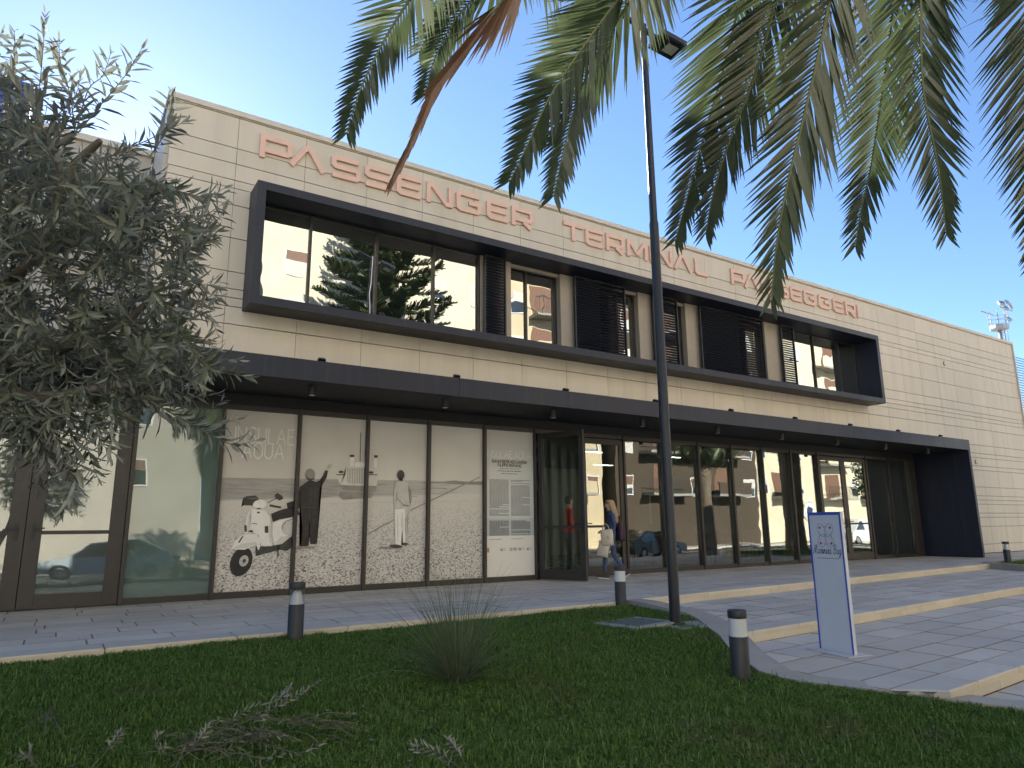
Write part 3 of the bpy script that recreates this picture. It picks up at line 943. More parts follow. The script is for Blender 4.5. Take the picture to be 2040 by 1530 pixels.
for k, (dx, dy, dz, rx) in enumerate(((-1.0,-.8,2.1,-.5),(-.45,-.85,1.75,-.4),(.3,-.8,2.4,-.5),(.85,-.8,2.1,-.3),(-.3,-.9,.75,-.6))):
    mb = MB(); mb.chbox(-.28,-.10,-.20,.28,.10,.20,.03)
    o = mb.build('floodlight', M_GALV, fm); o.location = (dx, dy, zt+1.2+dz-0*my+0); o.rotation_euler = (rx, 0, dx*.35)
    MB().box(-.23,-.105,-.15,.23,-.1005,.15).build('lens', M_STEEL, o)
mb = MB()
for q in range(60):
    z = 4+q*.32
    if z > zt: break
    mb.cyl((mx+.45,my-0.20,z),(mx+.45,my+0.20,z),.025,n=5)
    if q % 3 == 0: mb.tube([(mx+.45+.42*math.sin(t), my-.38*math.cos(t)*1, z) for t in [k*math.pi/8 for k in range(9)]], .03, 5)
for s_ in (-0.20,0.20): mb.cyl((mx+.45,my+s_,4),(mx+.45,my+s_,zt),.035,n=5)
for t in (.6,1.57,2.5): mb.cyl((mx+.45+.42*math.sin(t),my-.38*math.cos(t),4),(mx+.45+.42*math.sin(t),my-.38*math.cos(t),zt),.025,n=5)
mb.build('ladder', M_GALV, fm, False)
# ------------------------------------------------------------------ lettering
def stroke_outline(pts, t):
    """left/right offsets of a polyline with mitred joints"""
    P = [Vector(p) for p in pts]
    Ls = []; Rs = []
    for i, p in enumerate(P):
        if i == 0: d = (P[1]-P[0]).normalized(); n = Vector((-d.y, d.x)); m = n*(t/2)
        elif i == len(P)-1: d = (P[-1]-P[-2]).normalized(); n = Vector((-d.y, d.x)); m = n*(t/2)
        else:
            d0 = (P[i]-P[i-1]).normalized(); d1 = (P[i+1]-P[i]).normalized()
            n0 = Vector((-d0.y, d0.x)); n1 = Vector((-d1.y, d1.x))
            b = (n0+n1)
            b = b.normalized() if b.length > 1e-6 else n0
            m = b*(t/2/max(.45, b.dot(n0)))
        Ls.append(p+m); Rs.append(p-m)
    return Ls, Rs
def stroke_solid(mb, pts, t, y0, y1, ox=0, oz=0, s=1.0, sx=1.0):
    Ls, Rs = stroke_outline([(p[0]*sx, p[1]) for p in pts], t)
    n = len(Ls)
    f = lambda v, y: (ox+v.x*s, y, oz+v.y*s)
    vs = [f(v, y0) for v in Ls]+[f(v, y0) for v in Rs]+[f(v, y1) for v in Ls]+[f(v, y1) for v in Rs]
    fs = []
    for i in range(n-1):
        fs += [(i, n+i, n+i+1, i+1), (2*n+i, 2*n+i+1, 3*n+i+1, 3*n+i), (i, i+1, 2*n+i+1, 2*n+i), (n+i, 3*n+i, 3*n+i+1, n+i+1)]
    fs += [(0, 2*n, 3*n, n), (n-1, 2*n-1, 4*n-1, 3*n-1)]
    mb.add(vs, fs)
SG = {
 'P': [[(.1,0),(.1,.9),(1.1,.9),(1.2,.83),(1.2,.43),(1.1,.36),(.2,.36)]],
 'A': [[(.02,0),(.60,.9),(.78,.9),(1.38,0)]],
 'S': [[(1.2,.9),(.22,.9),(.1,.82),(.1,.58),(.22,.5),(1.1,.5),(1.22,.42),(1.22,.18),(1.1,.1),(.05,.1)]],
 'E': [[(1.2,.9),(.22,.9),(.1,.82),(.1,.18),(.22,.1),(1.2,.1)], [(.2,.5),(1.12,.5)]],
 'N': [[(.1,0),(.1,.9),(.3,.9),(1.05,.1),(1.25,.1),(1.25,1)]],
 'G': [[(1.25,.9),(.22,.9),(.1,.82),(.1,.18),(.22,.1),(1.15,.1),(1.25,.18),(1.25,.5),(.68,.5)]],
 'R': [[(.1,0),(.1,.9),(1.08,.9),(1.2,.83),(1.2,.45),(1.08,.38),(.2,.38)], [(.72,.28),(1.18,0)]],
 'T': [[(0,.9),(1.3,.9)], [(.65,.8),(.65,0)]],
 'M': [[(.1,0),(.1,.88),(.26,.88),(.75,.28),(.82,.28),(1.3,.88),(1.46,.88),(1.46,0)]],
 'I': [[(.1,0),(.1,1)]],
 'L': [[(.1,1),(.1,.18),(.22,.1),(1.1,.1)]],
}
sl_ = thing('sign_lettering', 'salmon raised letters reading PASSENGER TERMINAL PASSEGGERI along the parapet', 'lettering', (12, FY, 7.6))
LX = [('P',2.40),('A',2.95),('S',3.70),('S',4.36),('E',5.03),('N',5.69),('G',6.38),('E',7.12),('R',7.76),
      ('T',9.19),('E',9.84),('R',10.48),('M',11.15),('I',11.93),('N',12.13),('A',12.79),('L',13.56),
      ('P',15.0),('A',15.56),('S',16.30),('S',16.96),('E',17.63),('G',18.28),('G',19.03),('E',19.79),('R',20.45),('I',21.12)]
H = .445
for ch, x in LX:
    mb = MB()
    for k, st in enumerate(SG[ch]): stroke_solid(mb, st, .215, FY-.055+.0006*k, FY-.012, x, 7.602, H, .98)
    mb.build('letter', M_LETTER, sl_, False)
# thin stroke alphabet for printed matter
TH = {
 'A': [[(0,0),(.35,1),(.7,0)],[(.12,.33),(.58,.33)]], 'B': [[(0,0),(0,1),(.4,1),(.55,.87),(.55,.65),(.4,.53),(0,.53)],[(.4,.53),(.6,.4),(.6,.13),(.4,0),(0,0)]],
 'D': [[(0,0),(0,1),(.35,1),(.6,.75),(.6,.25),(.35,0),(0,0)]], 'E': [[(.55,1),(0,1),(0,0),(.55,0)],[(0,.52),(.48,.52)]],
 'F': [[(.55,1),(0,1),(0,0)],[(0,.52),(.48,.52)]], 'G': [[(.6,.82),(.42,1),(.2,1),(0,.78),(0,.22),(.2,0),(.42,0),(.62,.2),(.62,.48),(.36,.48)]],
 'I': [[(.05,0),(.05,1)]], 'L': [[(0,1),(0,0),(.5,0)]], 'M': [[(0,0),(0,1),(.37,.3),(.74,1),(.74,0)]], 'N': [[(0,0),(0,1),(.62,0),(.62,1)]],
 'O': [[(.2,0),(0,.22),(0,.78),(.2,1),(.45,1),(.65,.78),(.65,.22),(.45,0),(.2,0)]], 'P': [[(0,0),(0,1),(.4,1),(.57,.85),(.57,.6),(.4,.46),(0,.46)]],
 'Q': [[(.2,0),(0,.22),(0,.78),(.2,1),(.45,1),(.65,.78),(.65,.22),(.45,0),(.2,0)],[(.36,.06),(.36,-.14)]], 'R': [[(0,0),(0,1),(.4,1),(.57,.85),(.57,.62),(.4,.48),(0,.48)],[(.36,.48),(.6,0)]],
 'S': [[(.54,.85),(.4,1),(.18,1),(.02,.85),(.02,.67),(.15,.55),(.42,.46),(.56,.33),(.56,.15),(.4,0),(.17,0),(0,.14)]], 'U': [[(0,1),(0,.2),(.18,0),(.43,0),(.6,.2),(.6,1)]],
}
def text_width(txt, gapf=.22, sp=.4):
    w = 0
    for c in txt: w += (sp if c == ' ' else max(p[0] for s_ in TH[c] for p in s_)+gapf)
    return w-gapf
def print_text(mb, txt, x, z, h, t, y, gapf=.22, sxx=1.0, center=True, sp=.4):
    W_ = text_width(txt, gapf, sp)*h*sxx
    cx = x-W_/2 if center else x
    k = 0
    for c in txt:
        if c == ' ': cx += sp*h*sxx; continue
        for st in TH[c]:
            Ls, Rs = stroke_outline([(p[0]*h*sxx, p[1]*h) for p in st], t)
            n = len(Ls); yy = y-.00015*(k % 3); k += 1
            mb.add([(cx+v.x, yy, z+v.y) for v in Ls]+[(cx+v.x, yy, z+v.y) for v in Rs], [(i, n+i, n+i+1, i+1) for i in range(n-1)])
        cx += (max(p[0] for s_ in TH[c] for p in s_)+gapf)*h*sxx
mb = MB(); print_text(mb, 'AR', -1.50, 8.08, .13, .028, 13.716, .7); mb.build('sign_letters', M_WHITE, sg, False)

# ------------------------------------------------------------------ exhibition film on the glazing
PY = 12.388
def cw(cx, cy): # tracing coordinates of the print -> wall coordinates
    p = ony(400+cx/2.757, 760+cy/2.757, PY); return (p.x, p.z)
def print_bg():
    d = Nd('beach_print')
    pos = d.coord('World')
    sx = d.n('ShaderNodeSeparateXYZ'); d.l(pos, sx.inputs[0])
    X, Z = sx.outputs['X'], sx.outputs['Z']
    hz = d.math('MULTIPLY_ADD', X, .0135, 1.925)                       # horizon
    cl = d.noise(.9, 5, .55, vec=pos)
    skyc = d.ramp(d.math('ADD', d.math('MULTIPLY_ADD', cl, .5, 0), d.math('MULTIPLY', X, .035)), [(.25, (0.562, 0.526, 0.472)), (.5, (0.708, 0.668, 0.605)), (.75, (0.81, 0.77, 0.7))])
    mp = d.n('ShaderNodeMapping'); mp.inputs['Scale'].default_value = (1.2, 1, 14); d.l(pos, mp.inputs['Vector'])
    wv = d.noise(2.6, 4, .6, vec=mp.outputs[0])
    sea = d.ramp(wv, [(.3, (0.287, 0.275, 0.255)), (.7, (0.429, 0.409, 0.378))])
    seafade = d.math('MULTIPLY', d.math('SUBTRACT', X, 4.2), .32)
    cl2 = d.n('ShaderNodeClamp'); d.l(seafade, cl2.inputs[0])
    sea = d.mix(d.math('MULTIPLY', cl2.outputs[0], .85), sea, (0.631, 0.608, 0.561))
    # pebble beach: cells get smaller towards the shore line
    shore = d.math('ADD', d.math('MULTIPLY_ADD', X, .035, 1.46), d.math('MULTIPLY', d.noise(1.7, 3, vec=pos), .08))
    below = d.math('MAXIMUM', d.math('SUBTRACT', shore, Z), .02)
    def peb(scale, lo, hi):
        v = d.n('ShaderNodeTexNoise'); v.inputs['Scale'].default_value = scale; v.inputs['Detail'].default_value = 2; v.inputs['Roughness'].default_value = .6
        m2 = d.n('ShaderNodeMapping'); m2.inputs['Scale'].default_value = (1, 1, 1.7); d.l(pos, m2.inputs['Vector']); d.l(m2.outputs[0], v.inputs['Vector'])
        return d.ramp(v.outputs['Fac'], [(lo, (0.061, 0.055, 0.051)), (lo+.05, (0.463, 0.431, 0.388)), (hi, (0.708, 0.669, 0.61))])
    near = peb(30, .37, .62); far = peb(80, .20, .60)
    nf = d.n('ShaderNodeClamp'); d.l(d.math('MULTIPLY', below, .85), nf.inputs[0])
    beach = d.mix(nf.outputs[0], far, near)
    c = d.mix(d.math('GREATER_THAN', Z, hz), sea, skyc)
    c = d.mix(d.math('LESS_THAN', Z, shore), c, beach)
    foam = d.math('LESS_THAN', d.math('ABSOLUTE', d.math('SUBTRACT', Z, d.math('ADD', shore, .012))), .006)
    c = d.mix(d.math('MULTIPLY', foam, .5), c, (0.789, 0.758, 0.702))
    d.bsdf(c, .35, spec=.35)
    return d.m
M_BEACH = print_bg()
po = thing('exhibition_poster', 'sepia beach photograph print with scooter, ferry and two men across four panes', 'poster', (4.8, PY, .1))
for k in range(1, 5):
    x0, x1 = BAY(k)
    MB().box(x0+.031, PY, .103, x1-.031, PY+.005, 3.118).build('print_sheet', M_BEACH, po, False)
M_P = {n: plain('print_'+n, c, .4, var=v, scale=9, coord='World', spec=.35) for n, c, v in (
    ('black', (0.031, 0.028, 0.026), .3), ('dark', (0.061, 0.055, 0.051), .35), ('mid', (0.281, 0.261, 0.238), .2), ('light', (0.567, 0.535, 0.488), .08), ('white', (0.827, 0.788, 0.725), .06), ('pale', (0.665, 0.625, 0.57), .1), ('chalk', (0.841, 0.841, 0.779), .02))}
_layer = [0]
def pr(name, polys, m):
    _layer[0] += 1
    y = PY-.0006*_layer[0]
    mb = MB()
    for poly in polys:
        pts = [cw(*q) for q in poly]
        bm = bmesh.new()
        f = bm.faces.new([bm.verts.new((p[0], y, p[1])) for p in pts])
        bmesh.ops.triangulate(bm, faces=[f])
        bm.verts.index_update()
        mb.add([v.co[:] for v in bm.verts], [tuple(v.index for v in (q.verts if q.normal.y <= 0 else reversed(q.verts))) for q in bm.faces])
        bm.free()
    return mb.build(name, M_P[m], po, False)
def el(cx, cy, rx, ry, rot=0, n=22):
    c, s_ = math.cos(R(rot)), math.sin(R(rot))
    return [(cx+rx*math.cos(2*math.pi*k/n)*c-ry*math.sin(2*math.pi*k/n)*s_, cy+rx*math.cos(2*math.pi*k/n)*s_+ry*math.sin(2*math.pi*k/n)*c) for k in range(n)]
def ln(x0, y0, x1, y1, w):
    d = Vector((x1-x0, y1-y0)).normalized(); nx, ny = -d.y*w/2, d.x*w/2
    return [(x0+nx, y0+ny), (x1+nx, y1+ny), (x1-nx, y1-ny), (x0-nx, y0-ny)]
pr('printed_island', [[(1180,556),(1250,552),(1330,552),(1350,546),(1400,544),(1450,550),(1550,548),(1550,569),(1460,566),(1330,560),(1250,558)]], 'mid')
pr('printed_jetty', [[(232,640),(250,630),(300,626),(318,640),(318,672),(285,682),(236,680),(222,690),(225,684),(236,678)]], 'dark')
_wv = pr('printed_waves', [ln(110+random.uniform(0,1100), y_, 0, y_, 2)[:0] or ln(x_, y_, x_+random.uniform(40,160), y_+1.5, 2.2) for x_, y_ in [(random.uniform(110,1350), random.uniform(560,645)) for k in range(26)]], 'mid'); tag(_wv, kind='stuff')
pr('printed_shoreline', [ln(560,668,760,672,5), ln(760,672,910,666,4), ln(930,660,1060,664,4), ln(1160,662,1540,656,4)], 'light')
pr('printed_reflection', [[(765,605),(950,612),(935,640),(780,650),(755,630)]], 'mid')
pr('printed_ferry_hull', [[(755,545),(745,516),(795,505),(795,470),(915,468),(925,490),(970,488),(972,516),(965,575),(860,572),(768,568)]], 'pale')
pr('printed_ferry_waterline', [[(765,568),(860,572),(965,574),(962,604),(925,612),(850,600),(790,598),(772,588)]], 'mid')
pr('printed_ferry_ramp', [[(806,476),(900,476),(898,562),(806,562)]], 'light')
pr('printed_ferry_details', [ln(745,513,795,511,5), ln(922,511,970,513,5), el(770,497,14,7), el(935,500,14,7)]+[ln(806+q*13,478,806+q*13,560,1.6) for q in range(8)], 'dark')
pr('printed_ferry_funnel', [[(818,414),(842,414),(840,466),(820,466)],[(952,418),(968,418),(966,470),(953,470)],[(845,448),(870,440),(905,448),(912,468),(845,468)]], 'white')
pr('printed_ferry_mast', [ln(874,442,878,280,4)], 'dark')
pr('printed_funnel_top', [[(816,402),(843,402),(842,416),(818,416)]], 'dark')
pr('printed_funnel_top', [[(950,405),(972,405),(970,420),(952,420)]], 'dark')
# scooter
pr('printed_scooter_shadow', [[(415,885),(505,842),(512,905),(470,930),(430,925),(300,960),(300,905),(390,905)], ln(425,900,422,965,6)], 'dark')
pr('printed_tyre', [el(221,990,58,84,24)], 'black')
pr('printed_rim', [el(236,985,24,32,24)], 'light')
pr('printed_hub', [el(238,985,9,12,24)], 'dark')
pr('printed_scooter_body', [[(168,921),(185,880),(215,852),(250,838),(305,838),(325,870),(325,905),(316,932),(303,895),(285,903),(240,924)],
    [(262,715),(275,700),(310,692),(352,706),(378,745),(386,790),(386,840),(394,880),(385,900),(352,906),(330,898),(318,846),(292,832),(240,834),(244,790),(252,745)],
    [(392,778),(430,762),(506,745),(514,800),(506,836),(470,850),(440,852),(404,888),(392,850)], el(322,676,37,26,-8)], 'white')
pr('printed_scooter_panel', [el(478,803,38,42), [(398,886),(440,856),(500,842),(498,850),(444,892),(402,900)]], 'pale')
pr('printed_seat', [[(384,728),(420,712),(455,700),(500,692),(530,700),(545,730),(500,745),(430,758),(395,772)], [(470,668),(510,655),(545,672),(540,700),(475,698)]], 'black')
pr('printed_handlebar', [ln(378,680,440,692,11), ln(366,666,415,642,4), [(405,622),(420,612),(446,628),(453,645),(430,654),(408,640)], [(238,790),(250,788),(252,812),(286,818),(286,830),(240,826)], [(350,796),(370,793),(370,832),(350,830)], ln(281,779,308,782,4), ln(207,885,230,850,8), ln(316,925,318,955,8), el(316,720,8,5)], 'dark')
pr('printed_scooter_shade', [[(262,740),(270,705),(280,702),(272,745),(266,820),(250,830)], [(378,760),(386,800),(392,880),(380,895),(372,830)], [(175,915),(230,890),(300,882),(322,900),(300,893),(240,918)], ln(330,700,362,720,3)], 'pale')
pr('printed_spokes', [ln(236+24*math.cos(q*.785)*.9,985+32*math.sin(q*.785)*.9,236+10*math.cos(q*.785),985+13*math.sin(q*.785),3) for q in range(8)], 'mid')
pr('printed_lamp', [el(305,678,15,20,-10)], 'chalk')
pr('printed_panel_line', [ln(446,812,450,790,3), ln(450,790,466,768,3), ln(466,768,506,755,3)], 'dark')
# man waving
pr('printed_dark_man', [[(543,578),(575,556),(590,545),(612,545),(632,552),(650,544),(668,520),(682,488),(698,490),(690,528),(668,565),(652,590),(648,640),(652,690),(648,740),(644,800),(638,888),(628,894),(600,892),(596,850),(598,780),(594,770),(592,850),(590,902),(560,908),(540,902),(552,890),(556,800),(550,720),(546,690),(530,672),(508,630),(514,610),(540,598)]], 'black')
pr('printed_folds', [ln(566,600,560,650,3), ln(600,590,606,660,2.5), ln(632,600,628,650,3), ln(594,700,596,770,3), ln(560,690,640,694,2.5), ln(575,720,572,860,2.5), ln(620,720,616,860,2.5), ln(655,575,676,530,3)], 'dark')
pr('printed_helmet', [el(599,511,28,33)], 'mid')
pr('printed_hand', [el(703,474,12,11,-30), ln(705,470,716,456,5), ln(700,468,704,454,5)], 'light')
# man standing
pr('printed_helmet_shade', [[(575,515),(590,532),(612,534),(625,520),(620,538),(600,545),(582,538)]], 'dark')
pr('printed_ground_shadow', [el(1040,912,70,7,-2), el(560,912,70,7,-2)], 'mid')
pr('printed_light_trousers', [[(1062,695),(1138,690),(1132,760),(1130,890),(1108,892),(1104,790),(1098,902),(1068,900),(1064,800)]], 'white')
pr('printed_pullover', [[(1068,562),(1085,546),(1115,545),(1140,560),(1152,600),(1156,640),(1148,690),(1136,714),(1128,690),(1064,702),(1058,640),(1060,600)]], 'light')
pr('printed_sleeve_line', [ln(1075,640,1110,678,5), ln(1110,678,1140,684,8), ln(1143,600,1146,650,3)], 'mid')
pr('printed_trouser_shade', [[(1120,700),(1138,692),(1132,760),(1130,888),(1120,890),(1122,780)], ln(1104,720,1102,800,4), ln(1080,730,1078,880,3), ln(1064,702,1136,694,4)], 'light')
pr('printed_pullover_shade', [[(1136,562),(1152,600),(1156,640),(1148,688),(1140,640),(1140,600)], ln(1075,600,1072,660,4)], 'mid')
pr('printed_head', [el(1096,513,20,26), ln(1088,535,1106,544,14)], 'dark')
pr('printed_shoe', [el(1068,905,34,10,4), el(1118,892,18,7)], 'dark')
pr('printed_rod', [ln(1148,708,1530,525,5), ln(914,838,1060,758,4.5)], 'mid')
mb = MB()
a = cw(175, 325); b = cw(520, 330); hcap = cw(175, 240)[1]-a[1]
print_text(mb, 'INSULAE', (a[0]+b[0])/2, a[1]-.02, hcap, .022, PY-.03, .2, .80)
a2 = cw(240, 418); print_text(mb, 'AQUA', (a[0]+b[0])/2-.02, cw(240, 415)[1]-.01, hcap, .022, PY-.03, .2, .80)
mb.build('printed_title', M_P['chalk'], po, False)
# text panel
def panel_bg():
    d = Nd('text_panel_print')
    sx = d.n('ShaderNodeSeparateXYZ'); d.l(d.coord('World'), sx.inputs[0])
    f = d.math('DIVIDE', sx.outputs['Z'], 3.2)
    c = d.ramp(f, [(.0, (0.794, 0.754, 0.693)), (.285, (0.796, 0.766, 0.705)), (.29, (0.507, 0.538, 0.548)), (.395, (0.52, 0.551, 0.556)), (.40, (0.611, 0.631, 0.621)), (.7, (0.66, 0.67, 0.64)), (.86, (0.627, 0.617, 0.566)), (1, (0.596, 0.576, 0.515))])
    d.bsdf(c, .35, spec=.35)
    return d.m
tp = thing('text_panel', 'pale exhibition text panel with two columns of print beside the open door', 'poster', (8.03, PY, .1))
x0, x1 = BAY(5)
MB().box(x0+.031, PY, .103, x1-.031, PY+.005, 3.118).build('print_sheet', panel_bg(), tp, False)
xc = (x0+x1)/2
mb = MB(); print_text(mb, 'INSULAE AQUA', xc, cw(1690, 420)[1], .145, .012, PY-.004, .16, .98, True, .22); mb.build('printed_title', M_P['chalk'], tp, False)
mb = MB(); print_text(mb, 'GIANNI BERENGO GARDIN', xc, cw(1690, 449)[1], 0.062, .0115, PY-.004, .26, .92, True, .35); print_text(mb, 'FILIPPO ROMANO', xc, cw(1690, 468)[1]-.005, 0.062, .0115, PY-.004, .26, .92, True, .35)
mb.build('printed_names', M_P['black'], tp, False)
mb = MB()
def bars(xa, xb, za, zb, n, t, gapp=.0):
    for k in range(n):
        z = za+(zb-za)*(k+.5)/n
        if random.random() < gapp: continue
        e = xb if random.random() > .15 else xa+(xb-xa)*random.uniform(.3, .8)
        x = xa
        while x < e:                      # words
            L = random.uniform(.02, .07); mb.quad((x,PY-.003,z),(min(x+L,e),PY-.003,z),(min(x+L,e),PY-.003,z+t),(x,PY-.003,z+t)); x += L+.011
ztop, zmid, zlow = cw(1690, 540)[1], cw(1690, 740)[1], cw(1690, 848)[1]
for xa, xb in ((x0+.14, xc-.03), (xc+.03, x1-.13)):
    bars(xa, xb, ztop, zmid, 34, .010, .04); bars(xa, xb, cw(1690,765)[1], zlow, 15, .013, .02)
    bars(xa, xa+.3, cw(1690,866)[1]-.01, cw(1690,866)[1]+.01, 1, .009)
bars(xc-.25, xc+.25, cw(1690,480)[1]-.01, cw(1690,480)[1]+.005, 1, .009); bars(xc-.3, xc+.3, cw(1690,497)[1], cw(1690,497)[1]+.02, 1, .014); bars(xc-.2, xc+.2, cw(1690,511)[1], cw(1690,511)[1]+.02, 1, .012)
tag(mb.build('printed_text', M_P['dark'], tp, False), kind='stuff')
mb = MB()
zl = cw(1690, 922)[1]
M_OCH = plain('print_ochre', (.45, .30, .05), .5)
MB().box(x0+.08, PY-.004, zl-.05, x0+.13, PY-.003, zl+.04).build('printed_emblem', M_OCH, tp, False)
for k, x in enumerate((x0+.42, x0+.66, x0+.76, x0+.88, x0+1.08)):
    if k in (1, 2): flat_ring(mb, x, zl, .018, .035, PY-.003, 12)
    else: mb.quad((x-.03,PY-.003,zl-.02),(x+.03,PY-.003,zl-.03),(x+.02,PY-.003,zl+.03),(x-.01,PY-.003,zl+.02))
    bars(x+.04, x+.12, zl-.03, zl+.03, 3, .006)
mb.build('printed_logos', M_P['mid'], tp, False)
# ------------------------------------------------------------------ lights on the canopy
def floodlight(x):
    o = thing('canopy_floodlight', '', 'floodlight', (x, 10.72, 3.712), 0, 'floodlights along the canopy edge')
    o.scale = (.8, .8, .62)
    mb = MB(); mb.box(-.06, -.05, 0, .06, .05, .012); mb.box(-.085, -.012, .01, -.075, .012, .09); mb.box(.075, -.012, .01, .085, .012, .09); mb.box(-.085,-.011,.010,.085,.011,.02)
    mb.build('bracket', M_BLACK, o)
    mb = MB(); mb.chbox(-.07, -.055, -.045, .07, .055, .045, .012); h = mb.build('lamp_head', M_BLACK, o); h.location = (0, .0, .085); h.rotation_euler = (R(-55), 0, 0)
    MB().box(-.055, .0551, -.033, .055, .058, .033).build('lens', M_STEEL, h)
    return o
ordw = ['first', 'second', 'third', 'fourth', 'fifth', 'sixth', 'seventh', 'eighth', 'ninth', 'tenth']
f0 = None
for k in range(9):
    x = 3.35+2.47*k
    if f0 is None: f0 = o = floodlight(x)
    else: o = copy_tree(f0); o.location = (x, 10.72, 3.712)
    o['label'] = 'small black floodlight on top of the canopy, %s from the left' % ordw[k]
def downlight(x):
    o = thing('canopy_downlight', '', 'downlight', (x, 11.08, 3.402), 0, 'downlights under the canopy')
    MB().lathe([(.05, -.155), (.058, -.15), (.058, -.001)], 18).build('can', M_FRAME, o, True, False)
    MB().lathe([(.046, -.158), (.046, -.1555)], 16).build('lens', M_WHITE, o)
    return o
f0 = None
for k in range(9):
    x = 3.33+2.45*k
    if f0 is None: f0 = o = downlight(x)
    else: o = copy_tree(f0); o.location = (x, 11.08, 3.402)
    o['label'] = 'dark cylindrical downlight under the canopy soffit, %s from the left' % ordw[k]

# ------------------------------------------------------------------ bollard lights
M_BOL = plain('bollard_paint', (.022, .024, .028), .5, var=.2, scale=8)
def lens_mat():
    d = Nd('bollard_lens'); b = d.bsdf((.62, .63, .63), .3); b.inputs['Transmission Weight'].default_value = .0
    b.inputs['Subsurface Weight'].default_value = .0
    return d.m
M_LENS = lens_mat()
M_CLEARP = glass_clear('lens_shell', (.86, .88, .88), .06, .6)
def bollard(name, loc, label, h=.60, r=.083):
    o = thing(name, label, 'bollard', loc, 0, 'bollard lights around the forecourt')
    o.rotation_euler = (random.uniform(-.015,.015), random.uniform(-.02,.02), random.uniform(0,6))
    z1 = h*.62; z2 = h*.885
    smooth_by_angle(MB().lathe([(r*1.02,-.15),(r*1.02,z1-.004),(r*.98,z1)], 28).build('post', M_BOL, o), 40)
    smooth_by_angle(MB().lathe([(r*.97,z1+.001),(r*.97,z2-.001)], 28).build('lens', M_CLEARP, o), 40)
    smooth_by_angle(MB().lathe([(r*.90,z1+.002),(r*.55,z1+(z2-z1)*.8),(r*.25,z2-.004)], 28).build('reflector', M_LENS, o), 40)
    smooth_by_angle(MB().lathe([(r*1.0,z2),(r*1.03,z2+.01),(r*1.03,h-.008),(r*.97,h),(r*.6,h+.001)], 28).build('cap', M_BOL, o), 40)
    return o
def frosted(o):
    for c in [q for q in bpy.data.objects if q.parent == o]:
        if c.name.startswith('lens'): c.data = c.data.copy(); c.data.materials[0] = M_LENS
b1 = bollard('bollard_light', (2.31, 7.86, lz(2.31, 7.86)), 'black bollard light at the lawn edge in front of the beach poster', .60)
b2 = bollard('bollard_light', (7.20, 8.10, lz(7.2, 8.0)), 'black bollard light at the lawn corner beside the walking woman', .58); frosted(b2)
b3 = bollard('bollard_light', (5.36, 4.45, lz(5.36, 4.45)), 'nearest black bollard light standing beside the curved lawn kerb', .60); frosted(b3)
b4 = bollard('bollard_light', (22.35, 9.05, -.02), 'distant black bollard light in the planter near the right edge', .58)

# ------------------------------------------------------------------ lamp post
PX_, PY_ = 6.67, 6.50
pz = lz(PX_, PY_)
lp = thing('lamp_post', 'tall black street lamp post with square head rising from the lawn', 'street lamp', (PX_, PY_, pz))
M_POLE = plain('pole_paint', (.012, .014, .020), .35, var=.2, scale=5)
mb = MB()
mb.lathe([(.068, 0), (.067, 2.2), (.064, 5.4)], 24); mb.lathe([(.062, 5.4005), (.054, 5.45), (.043, 8.42)], 24)
smooth_by_angle(mb.build('pole', M_POLE, lp), 40)
smooth_by_angle(MB().lathe([(.13, .0), (.13, .02), (.09, .03)], 24).build('base_plate', M_POLE, lp), 40)
adir = Vector((.93, -.12, 0)).normalized(); aside = Vector((-adir.y, adir.x, 0))
zt = 8.50
mb = MB(); A0 = adir*-.42+Vector((0,0,zt+.16)); A1 = adir*.20+Vector((0,0,zt-.03)); mb.tube([A0, A1], [.04, .04], 12); mb.cyl((0,0,8.3),(0,0,zt+.1),.05,n=12)
smooth_by_angle(mb.build('arm', M_POLE, lp), 40)
mb = MB(); mb.chbox(-.19, -.045, -.22, .19, .045, .22, .02)
hd = mb.build('lamp_head', M_POLE, lp); hc_ = adir*.44+Vector((0,0,zt-.10))
zax = (Vector((0,0,-1))+adir*-.18).normalized()          # face that shines down = local -y
yl = -zax; xl = aside; zl_ = xl.cross(yl)
hd.matrix_local = Matrix(((xl.x, yl.x, zl_.x, hc_.x), (xl.y, yl.y, zl_.y, hc_.y), (xl.z, yl.z, zl_.z, hc_.z), (0,0,0,1)))
MB().box(-.09, -.0475, -.04, .09, -.0455, .15).build('led_panel', plain('led_cover', (.55,.55,.45), .3), hd)
MB().box(-.05, -.03, -.29, .05, .03, -.221).build('joint', M_POLE, hd)
# concrete pads at its foot
ms = thing('inspection_cover', 'square dark inspection cover in pale concrete frame beside the lamp post', 'cover', (6.25, 6.75, lz(6.25, 6.75)))
mb = MB(); mb.topslab([(-.42,-.34),(.42,-.34),(.42,.34),(-.42,.34)], .03, .12, .012); mb.build('frame', M_CONC, ms)
mb = MB(); mb.topslab([(-.29,-.23),(.29,-.23),(.29,.23),(-.29,.23)], .036, .02, .004); mb.build('lid', plain('cover_lid', (.10,.12,.125), .7, var=.3), ms)
ms.rotation_euler = (0, 0, R(8))
fb = MB().topslab([(-.36,-.24),(.4,-.30),(.44,.22),(-.3,.28)], .015, .1, .03).build('lamp_footing', M_CONC)
fb.location = (PX_+.08, PY_-.12, pz)
tag(fb, 'rough concrete footing pad around the lamp post base', 'footing')

